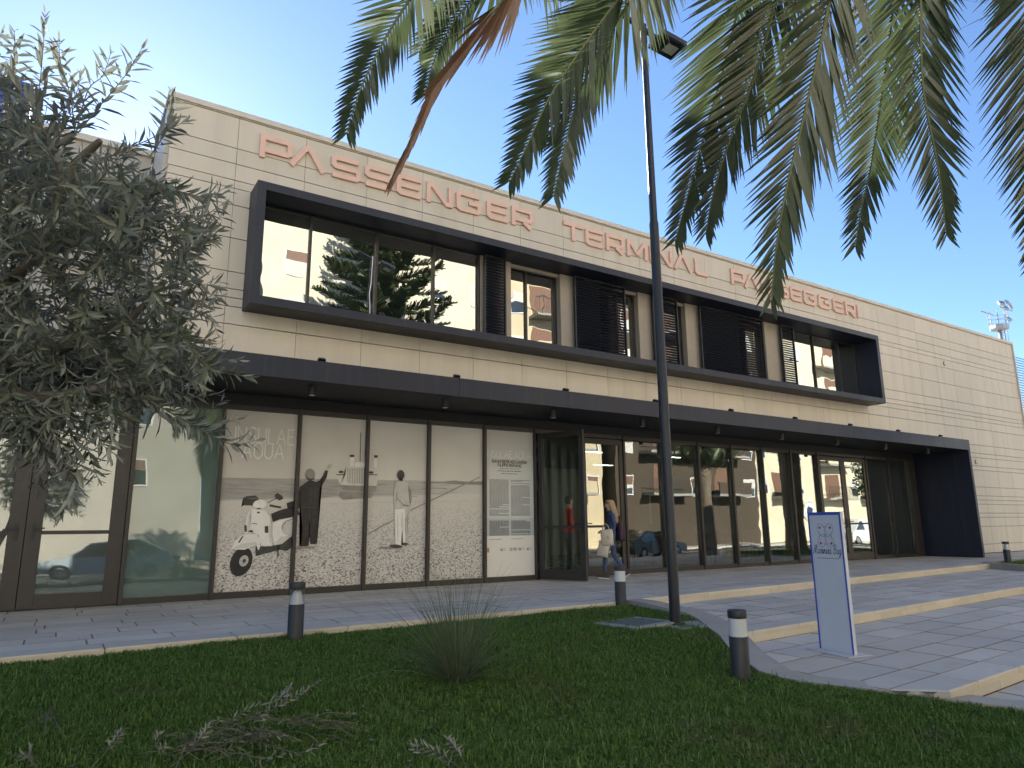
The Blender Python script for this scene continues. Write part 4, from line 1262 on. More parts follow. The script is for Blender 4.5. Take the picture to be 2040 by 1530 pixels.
# ------------------------------------------------------------------ totem sign
tA = Vector((7.348, 4.963)); tB = Vector((7.245, 4.473))
td = (tB-tA).normalized(); tw = .47
to = thing('totem_sign', 'tall white totem sign with blue edges and flower emblem on the forecourt', 'sign', ((tA.x+tB.x)/2, (tA.y+tB.y)/2, -.258))
to.rotation_euler = (0, 0, math.atan2(td.y, td.x))
M_TOT = plain('totem_white', (.60, .62, .66), .35, var=.03)
HT = 1.50
mb = MB(); mb.chbox(-tw/2, -.022, .012, tw/2, .022, HT, .002); mb.build('board', M_TOT, to)
e = .020
mb = MB(); mb.box(-tw/2-.003, -.0245, .012, -tw/2+e, -.0222, HT); mb.box(tw/2-e, -.0245, .012, tw/2+.003, -.0222, HT); mb.box(-tw/2+e, -.0245, HT-e*1.6, tw/2-e, -.0222, HT); mb.box(-tw/2-.003,-.0245,HT+.0005,tw/2+.003,.0225,HT+.003)
mb.build('edge_trim', M_BLUE, to)
mb = MB(); mb.topslab([(-.30,-.17),(.30,-.17),(.30,.17),(-.30,.17)], .012, .012, .003); mb.build('base_plate', plain('base_steel', (.50,.51,.52), .4), to)
def flat_curve(mb, pts, t, y):
    Ls, Rs = stroke_outline(pts, t); n = len(Ls)
    mb.add([(v.x, y, v.y) for v in Ls]+[(v.x, y, v.y) for v in Rs], [(i, n+i, n+i+1, i+1) for i in range(n-1)])
mb = MB(); mr = MB()
ec = (0, 1.245)
for q in range(4):
    a0 = math.pi/4+q*math.pi/2
    pts = []
    for k in range(25):                          # petal loop
        t = k/24*2*math.pi
        r_ = .052*(1-math.cos(t))
        u = r_*math.cos((t-math.pi)*.0)+0
        px_, pz_ = .072+.072*math.cos(t+math.pi), .052*math.sin(t)
        pts.append((ec[0]+px_*math.cos(a0)-pz_*math.sin(a0), ec[1]+(px_*math.sin(a0)+pz_*math.cos(a0))*1.12))
    flat_curve(mb, pts, .0036, -.0228-.0002*q)
    cx_, cz_ = ec[0]+.108*math.cos(a0), ec[1]+.108*math.sin(a0)*1.12
    flat_ring(mr, cx_, cz_, .002, .015, -.0232-.0001*q, 14)
for q in range(4):
    a0 = q*math.pi/2
    flat_curve(mb, [(ec[0]+.085*math.cos(a0+s_), ec[1]+.097*math.sin(a0+s_)) for s_ in (-.5,-.25,0,.25,.5)], .003, -.0236)
mb.build('emblem_petals', M_INKB, to); mr.build('emblem_dots', M_INKR, to)
# flowing brand lettering drawn as pen strokes
def cr(pts, n=5):                                # Catmull-Rom
    P = [Vector(p) for p in pts]; out = []
    for i in range(len(P)-1):
        p0, p1, p2, p3 = P[max(i-1,0)], P[i], P[i+1], P[min(i+2,len(P)-1)]
        for k in range(n):
            t = k/n
            out.append(.5*((2*p1)+(p2-p0)*t+(2*p0-5*p1+4*p2-p3)*t*t+(3*p1-p0-3*p2+p3)*t**3))
    out.append(P[-1]); return out
SCR = {
 'M': (1.15, [[(0,.05),(.1,.0),(.3,.6),(.42,1.0),(.44,.6),(.46,.05),(.62,.5),(.86,1.0),(.84,.5),(.82,.1),(.92,0),(1.1,.15)]]),
 'a': (.52, [[(.42,.42),(.25,.5),(.08,.32),(.06,.1),(.18,0),(.34,.14),(.42,.46),(.36,.12),(.42,0),(.55,.12)]]),
 'r': (.40, [[(0,.1),(.12,.42),(.16,.5),(.2,.4),(.36,.45),(.28,.15),(.32,0),(.42,.1)]]),
 'i': (.28, [[(0,.1),(.14,.48),(.1,.1),(.16,0),(.3,.12)], [(.19,.66),(.21,.72)]]),
 'n': (.56, [[(0,.1),(.12,.48),(.08,0),(.22,.4),(.36,.47),(.36,.1),(.44,0),(.58,.12)]]),
 's': (.38, [[(0,.08),(.2,.5),(.26,.42),(.28,.12),(.16,0),(.04,.04)], [(.28,.02),(.4,.12)]]),
 'B': (.80, [[(.2,.0),(.3,.5),(.38,.95)], [(.05,.8),(.2,1.0),(.55,1.02),(.68,.85),(.55,.6),(.3,.52),(.58,.5),(.68,.3),(.5,.03),(.2,0),(.05,.12)]]),
 'g': (.52, [[(.42,.42),(.25,.5),(.08,.32),(.06,.1),(.18,0),(.34,.14),(.42,.46),(.34,-.1),(.18,-.42),(.04,-.3),(.3,-.05),(.55,.12)]]),
}
mb = MB(); x = -.205; hh = .098; k = 0
for c in 'Marinisa Bag':
    if c == ' ': x += .022; continue
    w, sts = SCR[c]
    for st in sts:
        pts = [(x+(p.x+p.y*.22)*hh*.66, 1.045+p.y*hh) for p in cr(st)]
        flat_curve(mb, pts, .0060, -.0228-.0001*(k % 5)); k += 1
    x += w*hh*.66
mb.build('brand_lettering', M_INKB, to)
mb = MB(); x = -.15
while x < .15:
    L = random.uniform(.006, .02); mb.quad((x,-.0228,.992),(x+L,-.0228,.992),(x+L,-.0228,.999),(x,-.0228,.999)); x += L+.006
mb.build('tagline', M_INKB, to)
# ------------------------------------------------------------------ ornamental grass tuft
def blades_curve(bases, dirs, lens, bends, widths, seg=6):
    n = len(bases)
    V = []; F = []
    for i in range(n):
        b = Vector(bases[i]); d = Vector(dirs[i]).normalized(); L = lens[i]
        side = d.cross(Vector((0,0,1)))
        side = side.normalized() if side.length > 1e-4 else Vector((1,0,0))
        a = random.uniform(-.9, .9); side = (side*math.cos(a)+d.cross(side)*math.sin(a)).normalized()
        p = b.copy(); s0 = len(V)
        hz = Vector((d.x, d.y, 0)); hz = hz.normalized() if hz.length > 1e-4 else Vector((1,0,0))
        for k in range(seg+1):
            t = k/seg
            w = widths[i]*(1-t**2.2)+.0004
            V.append(p-side*w); V.append(p+side*w)
            d = (d + (hz*.6+Vector((0,0,-1)))*bends[i]/seg*(.4+1.2*t)).normalized()
            p = p+d*(L/seg)
        for k in range(seg): F.append((s0+2*k, s0+2*k+1, s0+2*k+3, s0+2*k+2))
    return V, F
tx, ty = 3.02, 5.50
tz = lz(tx, ty)
bs, ds, ls_, be, wd_ = [], [], [], [], []
for k in range(400):
    a = random.uniform(0, 6.28); r = .11*math.sqrt(random.random()); sp = min(1.0, abs(random.gauss(.0, .62)))
    bs.append((tx+r*math.cos(a), ty+r*math.sin(a), tz-.01))
    el_ = R(88-58*sp)
    a2 = a+random.gauss(0, .5)
    ds.append((math.cos(a2)*math.cos(el_), math.sin(a2)*math.cos(el_), math.sin(el_)))
    ls_.append(random.uniform(.6, 1.12)*(1-.05*sp)); be.append(random.uniform(.1, .55)*(1+sp)); wd_.append(random.uniform(.0018, .0030))
for k in range(150):                                     # short basal leaves
    a = random.uniform(0, 6.28); r = .13*math.sqrt(random.random())
    bs.append((tx+r*math.cos(a), ty+r*math.sin(a), tz-.01)); el_ = R(random.uniform(25, 80))
    ds.append((math.cos(a)*math.cos(el_), math.sin(a)*math.cos(el_), math.sin(el_))); ls_.append(random.uniform(.15, .4)); be.append(random.uniform(.2, 1.1)); wd_.append(.002)
tf = thing('ornamental_grass', 'spiky clump of tall thin ornamental grass on the lawn before the poster', 'grass clump', (tx, ty, tz))
V, F = blades_curve(bs, ds, ls_, be, wd_)
tag(np_mesh('blades', V, F, M_TUFT, tf), kind='stuff')

# ------------------------------------------------------------------ olive foliage
def leaf_geo(V, F, p, d, nrm, L, w):
    """pointed narrow leaf folded on its midrib: 7 verts, 6 tris"""
    s = d.cross(nrm).normalized(); b = len(V)
    up = nrm*w*.28
    V += [p, p+d*L*.35+s*w+up, p+d*L*.7+s*w*.8+up, p+d*L-nrm*L*.06, p+d*L*.7-s*w*.8+up, p+d*L*.35-s*w+up, p+d*L*.52]
    F += [(b, b+1, b+6), (b+1, b+2, b+6), (b+2, b+3, b+6), (b+3, b+4, b+6), (b+4, b+5, b+6), (b+5, b, b+6)]
def sprig(V, F, W, pts, leafL=.058, step=.017, bare=.0):
    """leafy shoot along the polyline pts; leaves go to V,F and the stem to W"""
    P = [Vector(p) for p in pts]
    C_ = cr3(P, 4)
    W.tube(C_, [max(.0011, .0032*(1-.75*i/len(C_))) for i in range(len(C_))], 5, False)
    tot = sum((C_[i+1]-C_[i]).length for i in range(len(C_)-1))
    s = tot*bare; acc = 0; i = 0; az = random.uniform(0, 6.28); k = 0
    while s < tot:
        while i < len(C_)-2 and acc+(C_[i+1]-C_[i]).length < s:
            acc += (C_[i+1]-C_[i]).length; i += 1
        t = (C_[i+1]-C_[i]).normalized()
        p = C_[i]+t*(s-acc)
        f = s/tot
        L = leafL*(.75+.5*math.sin(math.pi*min(1, .15+f*.8)))*random.uniform(.8, 1.15)
        if f > .88: L *= .8
        u = t.orthogonal().normalized(); w = t.cross(u)
        opening = random.uniform(.75, 1.15) if f < .9 else random.uniform(.25, .6)
        for q in (0, math.pi):
            if random.random() < .08: continue
            an = az+q+random.uniform(-.25, .25)
            o = u*math.cos(an)+w*math.sin(an)
            d = (t*math.cos(opening)+o*math.sin(opening)+Vector((0,0,-.08))).normalized()
            nr = (t*math.sin(opening)-o*math.cos(opening))
            nr = (nr+Vector((random.uniform(-.35,.35), random.uniform(-.35,.35), random.uniform(-.35,.35)))).normalized()
            nr = (nr-d*nr.dot(d)).normalized()
            leaf_geo(V, F, p, d, nr, L, L*random.uniform(.085, .115))
        az += math.pi/2+random.uniform(-.3, .3); k += 1
        s += step*random.uniform(.8, 1.25)
def cr3(P, n=4):
    out = []
    for i in range(len(P)-1):
        p0, p1, p2, p3 = P[max(i-1,0)], P[i], P[i+1], P[min(i+2,len(P)-1)]
        for k in range(n):
            t = k/n
            out.append(.5*((2*p1)+(p2-p0)*t+(2*p0-5*p1+4*p2-p3)*t*t+(3*p1-p0-3*p2+p3)*t**3))
    out.append(P[-1]); return out
def tris(F): return F
ol = thing('olive_tree', 'olive tree with dense grey green foliage at the left edge', 'tree', (-1.25, 3.55, lz(-1.25, 3.55)))
mb = MB()
base = Vector((-1.25, 3.55, -.35))
J = [base, Vector((-1.22,3.57,.2)), Vector((-1.12,3.6,.75)), Vector((-.98,3.6,1.15))]
mb.tube(cr3(J, 4), [.13,.12,.115,.11,.10,.10,.095,.09,.085,.08,.075,.07,.068], 10)
limbs = [[J[-1], at(-80,640,3.2), at(60,520,3.15), at(120,380,3.1), at(90,260,3.05)],
         [J[-1], at(-60,760,3.3), at(110,700,3.2), at(250,640,3.15), at(330,560,3.1)],
         [J[-1], at(-200,620,3.3), at(-140,400,3.2), at(-60,240,3.1)],
         [J[-1], at(-40,800,3.1), at(90,790,3.0), at(230,770,3.0), at(360,760,3.0)],
         [at(60,520,3.15), at(170,450,3.3), at(260,400,3.3), at(320,380,3.25)],
         [at(120,380,3.1), at(150,330,3.1), at(200,280,3.05)],
         [J[-1], at(20,850,3.2), at(90,900,3.1), at(150,960,3.05)]]
for Lm in limbs:
    C_ = cr3([Vector(p) for p in Lm], 5)
    mb.tube(C_, [.032*(1-.8*i/len(C_))+.004 for i in range(len(C_))], 7)
smooth_by_angle(mb.build('trunk', M_BARK, ol, False), 60)
V, F, W = [], [], MB()
# shoots that stand clear of the crown: (pixel polyline, depth)
SH = [([(60,310),(75,200),(85,110),(90,28)],3.0), ([(10,260),(25,170),(30,95),(28,60)],3.05), ([(150,270),(140,190),(120,120),(118,78)],3.1), ([(155,265),(200,210),(250,150),(286,90)],2.95),
      ([(150,270),(175,180),(205,150),(222,100)],3.0), ([(110,300),(60,210),(20,160),(-30,130)],2.95), ([(200,320),(270,290),(330,262),(372,240)],2.95), ([(300,310),(325,270),(338,225),(342,185)],3.0),
      ([(250,330),(330,370),(400,395),(452,372)],2.9), ([(300,360),(370,385),(420,392),(455,380)],3.05), ([(280,420),(350,450),(400,465),(440,458)],3.0), ([(330,540),(362,520),(372,490),(378,468)],3.0),
      ([(250,480),(340,500),(390,495),(425,470)],3.0), ([(300,600),(370,640),(400,620),(425,610)],3.0), ([(240,640),(330,690),(420,735),(505,752)],2.85), ([(260,650),(350,700),(430,715),(478,718)],2.9),
      ([(200,720),(290,760),(370,790),(430,785)],2.9), ([(250,760),(330,830),(390,838),(440,800)],2.95), ([(300,800),(390,850),(460,885),(520,875)],2.8), ([(330,830),(400,850),(440,845),(470,835)],3.0),
      ([(160,760),(190,830),(200,880),(235,910)],2.9), ([(60,780),(110,860),(130,930),(150,1010)],2.95), ([(120,800),(150,900),(150,960),(120,1030)],2.9), ([(30,760),(50,840),(40,890),(20,930)],3.0),
      ([(100,800),(200,860),(230,860),(270,850)],3.0), ([(-10,780),(60,850),(90,900),(95,960)],2.9), ([(180,800),(170,870),(190,940),(200,960)],3.1), ([(330,480),(400,470),(440,430),(445,420)],3.1),
      ([(320,580),(380,560),(410,570),(440,560)],3.05), ([(350,620),(400,600),(420,590),(440,590)],3.1), ([(-40,300),(-30,200),(-10,110),(5,60)],3.1), ([(90,330),(110,240),(150,190),(160,150)],3.1)]
for k in range(6):
    x = random.uniform(-60, 120); y = random.uniform(300, 350); dx = random.uniform(-40, 60); L = random.uniform(110, 210)
    SH.append(([(x, y), (x+dx*.3, y-L*.35), (x+dx*.7, y-L*.7), (x+dx, y-L)], random.uniform(2.95, 3.2)))
for pl_, dp in SH:
    pts = [at(q[0], q[1], dp+.05*k) for k, q in enumerate(pl_)]
    sprig(V, F, W, pts, .080, .024, .05)
# crown mass
def crown_ok(x, y):
    # outline of the dense crown in tracing coordinates
    top = np.interp(x, [-400,-100,0,60,150,230,300,350,400], [180,190,250,305,330,360,395,430,540])
    bot = np.interp(x, [-400,-100,0,60,150,230,300,350,400], [900,930,900,880,850,820,800,760,650])
    return top < y < bot
n_s = 0
while n_s < 1020:
    x = random.uniform(-380, 372); y = random.uniform(180, 900); d0 = random.uniform(2.72, 3.75)
    if not crown_ok(x, y): continue
    ex = (x-60)/430; ey = (y-560)/370; ez = (d0-3.2)/.62
    if ex*ex*.7+ey*ey+ez*ez > 1.25: continue
    p = at(x, y, d0)
    out = RT*ex*1.0-UP*ey*.6+FW*ez*.7
    d = (out*.9+Vector((0,0,.35))+Vector((random.gauss(0,.5), random.gauss(0,.5), random.gauss(0,.5)))).normalized()
    L = random.uniform(.12, .26)
    bend = Vector((random.gauss(0,.12), random.gauss(0,.12), random.gauss(-.12,.12)))
    sprig(V, F, W, [p, p+d*L*.4, p+(d+bend).normalized()*L*.75, p+(d+bend*2).normalized()*L], .070, .024, .0)
    n_s += 1
np_mesh('crown', [v[:] for v in V], F, M_OLIVE, ol)
W.build('twigs', M_TWIG, ol, False)

# ------------------------------------------------------------------ cut olive branches lying on the lawn
def fallen(name, label, specs, group='cut olive twigs on the lawn', dry=.5):
    c = specs[0][0]
    g0 = onz(c[0][0], c[0][1], -.25)
    o = thing(name, label, 'branch', (g0.x, g0.y, lz(g0.x, g0.y)), 0, group)
    V, F, W = [], [], MB()
    for pts, lift, lf in specs:
        P = []
        for k, (x, y) in enumerate(pts):
            q = onz(x, y, -.25); z = lz(q.x, q.y)
            hgt = lift*math.sin(math.pi*(k+.35)/(len(pts)+.2))+.012
            dd = ray(x, y)                         # raise along the sight line so that it stays over its footprint
            t = (z+hgt-CAM_Z)/dd.z
            P.append(CAMP+dd*t)
        if lf > 0: sprig(V, F, W, P, lf*random.uniform(.7,1.1), random.uniform(.02,.045), random.uniform(.1,.45))
        else: W.tube(cr3(P, 4), .003, 5, False)
    np_mesh('leaves', [v[:] for v in V], F, M_OLIVED, o)
    W.build('twigs', M_TWIG, o, False)
    return o
def tangle(cx, cy, rx, ry, n, lift):
    out = []
    for k in range(n):
        x = cx+random.uniform(-rx, rx); y = cy+random.uniform(-ry, ry); a = random.uniform(-.7, .7)+(0 if random.random() < .6 else math.pi); L = random.uniform(50, 110)
        out.append(([(x,y),(x+L*.35*math.cos(a),y+L*.2*math.sin(a)-6),(x+L*.7*math.cos(a),y+L*.35*math.sin(a)-4),(x+L*math.cos(a),y+L*.5*math.sin(a)+4)], random.uniform(.02, lift), random.choice([0,0,.03,.035,.045])))
    return out
random.seed(21)
fallen('olive_branch', 'largest tangled heap of cut olive twigs lying on the lawn', [([(340,1528),(430,1460),(530,1420),(650,1350)],.06,.045),([(400,1490),(480,1420),(560,1390),(580,1362)],.06,.045),([(440,1470),(520,1480),(600,1500),(655,1470)],.05,.045)]+tangle(560, 1452, 90, 22, 34, .11))
fallen('olive_branch', 'leafy olive twigs at the bottom edge below the big tangle', [([(350,1530),(370,1490),(400,1470),(420,1440)],.08,.045),([(330,1500),(310,1480),(316,1465),(312,1460)],.05,.04),([(420,1520),(470,1500),(520,1510),(560,1505)],.05,.06),([(430,1515),(460,1490),(480,1490),(500,1505)],.06,.06)]+tangle(390, 1490, 50, 25, 20, .09))
fallen('olive_branch', 'pale leafy olive twig lying alone at the bottom centre', [([(925,1540),(890,1510),(850,1490),(812,1478)],.04,.062),([(930,1530),(915,1500),(900,1480),(885,1468)],.05,.055),([(900,1535),(870,1500),(840,1500),(820,1490)],.04,.05)])
fallen('olive_branch', 'bare forked olive twig lying at the far left of the lawn', [([(110,1402),(95,1420),(60,1440),(25,1470)],.05,.022),([(110,1402),(95,1425),(90,1450),(92,1485)],.05,.02),([(100,1415),(112,1440),(122,1460),(124,1470)],.04,.03)])
fallen('olive_branch', 'single upright leafy olive shoot near the bottom left', [([(180,1530),(205,1505),(225,1480),(243,1452)],.05,.05)])
fallen('olive_branch', 'small pale olive sprig in the bottom left corner', [([(20,1528),(45,1510),(60,1500),(58,1498)],.04,.05),([(75,1528),(60,1515),(50,1505),(40,1502)],.03,.04)])
random.seed(33)
# a few stray twigs
mb = MB()
# ------------------------------------------------------------------ palms
def frond_mesh(C_, leafL, V, F, W, bare=.18, droop=.5, vee=.5, dead_from=2, n_side=95, RV=None, DV=None, DF=None, SD=None):
    """rachis polyline C_ (list of Vectors) with leaflets"""
    N_ = len(C_)
    seg = [(C_[i+1]-C_[i]).length for i in range(N_-1)]; tot = sum(seg)
    W.tube(C_, [max(.0035, .022*(1-.88*i/(N_-1))) for i in range(N_)], 6, False)
    i = 0; acc = 0
    for k in range(n_side):
        f = bare+(1-bare)*(k+.5)/n_side
        s = f*tot
        while i < N_-2 and acc+seg[i] < s: acc += seg[i]; i += 1
        t = (C_[i+1]-C_[i]).normalized(); p = C_[i]+t*(s-acc)
        side = t.cross(Vector((0,0,1)))
        side = side.normalized() if side.length > .05 else t.cross(Vector((.3,1,0))).normalized()
        if SD is not None: side = (SD-t*SD.dot(t)).normalized()
        nrm = side.cross(t).normalized()                  # upper side of the frond
        if SD is None and nrm.z < 0 and abs(t.z) < .8: nrm = -nrm
        for sg_ in (-1, 1):
            g_ = (f-bare)/(1-bare)
            L = leafL*(.32+.98*math.sin(math.pi*min(.98, .12+.72*g_)))*random.uniform(.88, 1.1)*(1.0 if g_ < .62 else 1-.58*(g_-.62)/.38)
            fwd = .70+.28*g_
            d = (side*sg_*(.92-.22*g_)+t*fwd+nrm*random.uniform(vee-.4, vee)).normalized()
            dead = f > dead_from
            if dead: d = (t*1.6+side*sg_*random.uniform(.0,.22)+Vector((0,0,-.3))).normalized(); L *= 1.05
            w = .0150*random.uniform(.8,1.1)*(leafL/.5)
            ws = d.cross(nrm*.8+side*sg_*.3); ws = ws.normalized()
            tv, tf_ = (DV, DF) if dead else (V, F)
            b = len(tv); q = p.copy(); dd = d.copy()
            SEG = 3
            dr = droop*random.uniform(.6, 1.5)*(.2 if dead else 1)
            for j in range(SEG+1):
                u = j/SEG
                ww = w*(.42, 1.0, .74, .0)[j]+.0008
                tv.append(q-ws*ww); tv.append(q+ws*ww)
                dd = (dd+Vector((0,0,-1))*dr*.22*(.5+u)).normalized(); q = q+dd*(L/SEG)
            for j in range(SEG): tf_.append((b+2*j, b+2*j+1, b+2*j+3, b+2*j+2))
def palm_trunk(name, x, y, z0, zc, r):
    prof = []
    n = int((zc-z0)/.11)
    mb = MB()
    for k in range(n+1):
        z = z0+(zc-z0)*k/n
        rr = r*(1.12-.2*min(1, k/n*3)) if k/n < .33 else r*(.92+.1*(k/n))
        prof += [(rr*.93, z), (rr*1.04, z+.055)]
    NA, NZ = 48, int((zc-z0)/.035)
    vs = []; fs = []
    for j in range(NZ+1):
        z = z0+(zc-z0)*j/NZ; t = j/NZ
        rr = r*(1.14-.24*min(1, t*3.5)) if t < .3 else r*(.90+.14*t)
        for k in range(NA):
            a = 2*math.pi*k/NA
            u = a/(2*math.pi)*9; v = (z-z0)/.21
            p_ = abs((u+v) % 1-.5); q_ = abs((u-v) % 1-.5)
            dsc = max(p_, q_)*2                        # diamond leaf scars
            bump = .05*(1-dsc**3)-.035*(dsc > .86)+.012*math.sin(a*5+z*3)+random.uniform(-.006, .006)
            vs.append((x+rr*(1+bump)*math.cos(a), y+rr*(1+bump)*math.sin(a), z))
    for j in range(NZ):
        for k in range(NA): fs.append((j*NA+k, j*NA+(k+1) % NA, (j+1)*NA+(k+1) % NA, (j+1)*NA+k))
    mb.add(vs, fs)
    mb.lathe([(r*.9, zc-.25), (r*1.5, zc+.1), (r*1.6, zc+.45), (r*.8, zc+.75)], 14, (x, y))      # boot of old leaf bases
    for k in range(70):                                                                          # leaf stubs
        a = k*2.4; z = zc-.5+.9*(k/70); rr = r*1.15
        p = Vector((x+rr*math.cos(a), y+rr*math.sin(a), z)); d = Vector((math.cos(a), math.sin(a), .7)).normalized()
        mb.tube([p-d*.08, p+d*.2], [.05, .025], 5)
    return mb
C0 = Vector((5.05, .62, 6.9))
pt = thing('palm_tree', 'date palm whose hanging fronds fill the top of the view', 'palm tree', (C0.x, C0.y, lz(C0.x, C0.y)))
palm_trunk('trunk', C0.x, C0.y, lz(C0.x, C0.y)-.05, C0.z, .30).build('trunk', M_PBARK, pt, False)
VF = [ # (pixel polyline, depth at frame top, depth at tip, leaflet length, dead_from)
 ([(835,-40),(815,0),(774,65),(730,150),(705,215),(690,268)], 5.0, 5.2, .60, 2),
 ([(905,-60),(890,0),(872,40),(850,75),(835,105)], 5.6, 5.8, .55, 2),
 ([(1010,-60),(950,-10),(900,50),(865,120),(845,190)], 5.4, 5.6, .56, 2),
 ([(1035,-40),(993,10),(942,69),(880,152),(830,255),(785,350)], 4.7, 4.9, .62, .72),
 ([(1260,-40),(1230,0),(1165,89),(1096,192),(1050,290),(1015,362)], 4.9, 5.1, .64, 2),
 ([(1280,-50),(1250,10),(1203,82),(1155,185),(1125,290),(1103,392)], 5.1, 5.3, .62, 2),
 ([(1484,-40),(1474,0),(1441,138),(1403,268),(1370,390),(1345,480)], 4.9, 5.2, .60, 2),
 ([(1556,-40),(1545,0),(1508,138),(1449,293),(1420,390),(1406,466)], 4.7, 5.0, .62, 2),
 ([(1664,-40),(1654,0),(1617,167),(1566,377),(1545,500),(1537,600)], 4.2, 4.4, .66, 2),
 ([(1782,-40),(1780,0),(1763,146),(1734,335),(1715,420),(1704,492)], 5.3, 5.6, .60, 2),
 ([(1832,-40),(1834,0),(1838,167),(1868,330),(1880,420),(1886,470)], 4.9, 5.1, .60, 2),
 ([(2062,-40),(2060,0),(2066,150),(2072,300),(2070,420),(2062,520)], 4.6, 4.8, .62, 2)]
for pl_, d0, d1, LL, df_ in VF:
    pts = [at(q[0], q[1], d0+(d1-d0)*k/(len(pl_)-1)) for k, q in enumerate(pl_)]
    p1 = pts[0]
    up = C0+Vector((0,0,.25)); mid = C0.lerp(p1, .5)+Vector((0,0,1.25))
    ctrl = [up, C0.lerp(p1,.22)+Vector((0,0,.95)), mid, C0.lerp(p1,.85)+Vector((0,0,.75))]+pts
    C_ = cr3(ctrl, 6)
    V, F, W, DV, DF = [], [], MB(), [], []
    tip = pts[-1]-C0; rad = Vector((tip.x, tip.y, 0)).normalized(); tang = Vector((rad.y, -rad.x, 0))
    if tang.dot(RT) < 0: tang = -tang
    SD = (tang*.6+RT*.8).normalized()
    frond_mesh(C_, LL*.74, V, F, W, .34, .10, .3, df_, 135, None, DV, DF, SD)
    W2 = W
    b = len(W2.v)
    me = MB()
    me.v = [v[:] for v in V]+[v for v in W2.v]+[v[:] for v in DV]
    me.f = [tuple(f) for f in F]+[tuple(i+len(V) for i in f) for f in W2.f]+[tuple(i+len(V)+len(W2.v) for i in f) for f in DF]
    me.m = [0]*len(F)+[1]*len(W2.f)+[2]*len(DF)
    o = me.build('frond', [M_PALM, M_RACHIS, M_PALMD], pt, False)
    if df_ < 1: tag(o, 'frond with its lower half dried brown and folded')
def generic_frond(L=3.6, arch=1.0, LL=.55, n_side=60):
    pts = []
    el_ = 1.15*arch; p = Vector((0,0,0)); N_ = 16
    for k in range(N_+1):
        pts.append(p.copy())
        p = p+Vector((math.cos(el_), 0, math.sin(el_)))*(L/N_); el_ -= (.115+.01*k)*(1.6-arch*.5)
    V, F, W = [], [], MB()
    frond_mesh(pts, LL, V, F, W, .16, .3, .5, 2, n_side, None, [], [])
    me = MB(); me.v = [v[:] for v in V]+list(W.v); me.f = [tuple(f) for f in F]+[tuple(i+len(V) for i in f) for f in W.f]; me.m = [0]*len(F)+[1]*len(W.f)
    return me.mesh('frond', [M_PALM, M_RACHIS])
GF = [generic_frond(3.4, 1.15), generic_frond(3.6, .9), generic_frond(3.5, .55), generic_frond(3.2, .2)]
def add_fronds(parent, c, azs):
    for a, kind, s in azs:
        o = bpy.data.objects.new('frond', GF[kind]); col.objects.link(o); o.parent = parent
        o.location = Vector(c)-parent.location; o.rotation_euler = (0, random.uniform(-.1,.1), a); o.scale = (s, s, s)
az = []
for k in range(16):                                        # upright heart of the crown, away from the view
    a = k*.3927+.1; h_ = Vector((math.cos(a), math.sin(a), 0))
    if h_.dot(FW) > -.05 or h_.dot(RT) < -.6: continue
    az.append((a, 0, random.uniform(.9,1.05)))
for k in range(9): az.append((-1.9+k*.27, random.choice([1,2]), random.uniform(.9,1.05)))     # behind and to the right of the camera
for k in range(5): az.append((-1.5+k*.4, 3, random.uniform(.85,1)))
add_fronds(pt, C0, az)
# fruit stalks
mb = MB()
for k in range(9):
    x0 = 1600+random.uniform(-10,110); top = at(x0, -60, 5.6)
    for q in range(7):
        e_ = at(x0+random.uniform(-25,25), random.uniform(20, 62), 5.6+random.uniform(-.1,.1))
        mb.tube(cr3([top, top.lerp(e_,.5)+Vector((random.uniform(-.03,.03),0,.02)), e_], 3), .003, 4, False)
        for j in range(4):
            p = top.lerp(e_, .55+.12*j)+Vector((random.uniform(-.01,.01),random.uniform(-.01,.01),0)); mb.tube([p, p+Vector((0,0,-.018))], [.008,.005], 5)
mb.build('fruit_stalks', M_PBARK, pt, False)
random.seed(5)
def whole_palm(x, y, zc, r, label, s=1.0):
    z0 = -.1 if y > 5 else -.5
    o = thing('palm_tree', label, 'palm tree', (x, y, z0))
    palm_trunk('trunk', x, y, z0-.2, zc, r).build('trunk', M_PBARK, o, False)
    az = []
    for k in range(12): az.append((k*.5236, 0, s*random.uniform(.9,1.1)))
    for k in range(16): az.append((k*.3927+.2, 1, s*random.uniform(.9,1.1)))
    for k in range(16): az.append((k*.3927, 2, s*random.uniform(.9,1.1)))
    for k in range(12): az.append((k*.5236+.2, 3, s*random.uniform(.85,1)))
    add_fronds(o, (x, y, zc), az)
whole_palm(26.3, 6.35, 5.0, .40, 'date palm mirrored in the glazing right of the lamp post', .66)
whole_palm(29.5, -1.2, 5.6, .34, 'date palm by the road mirrored beside the reception counter')
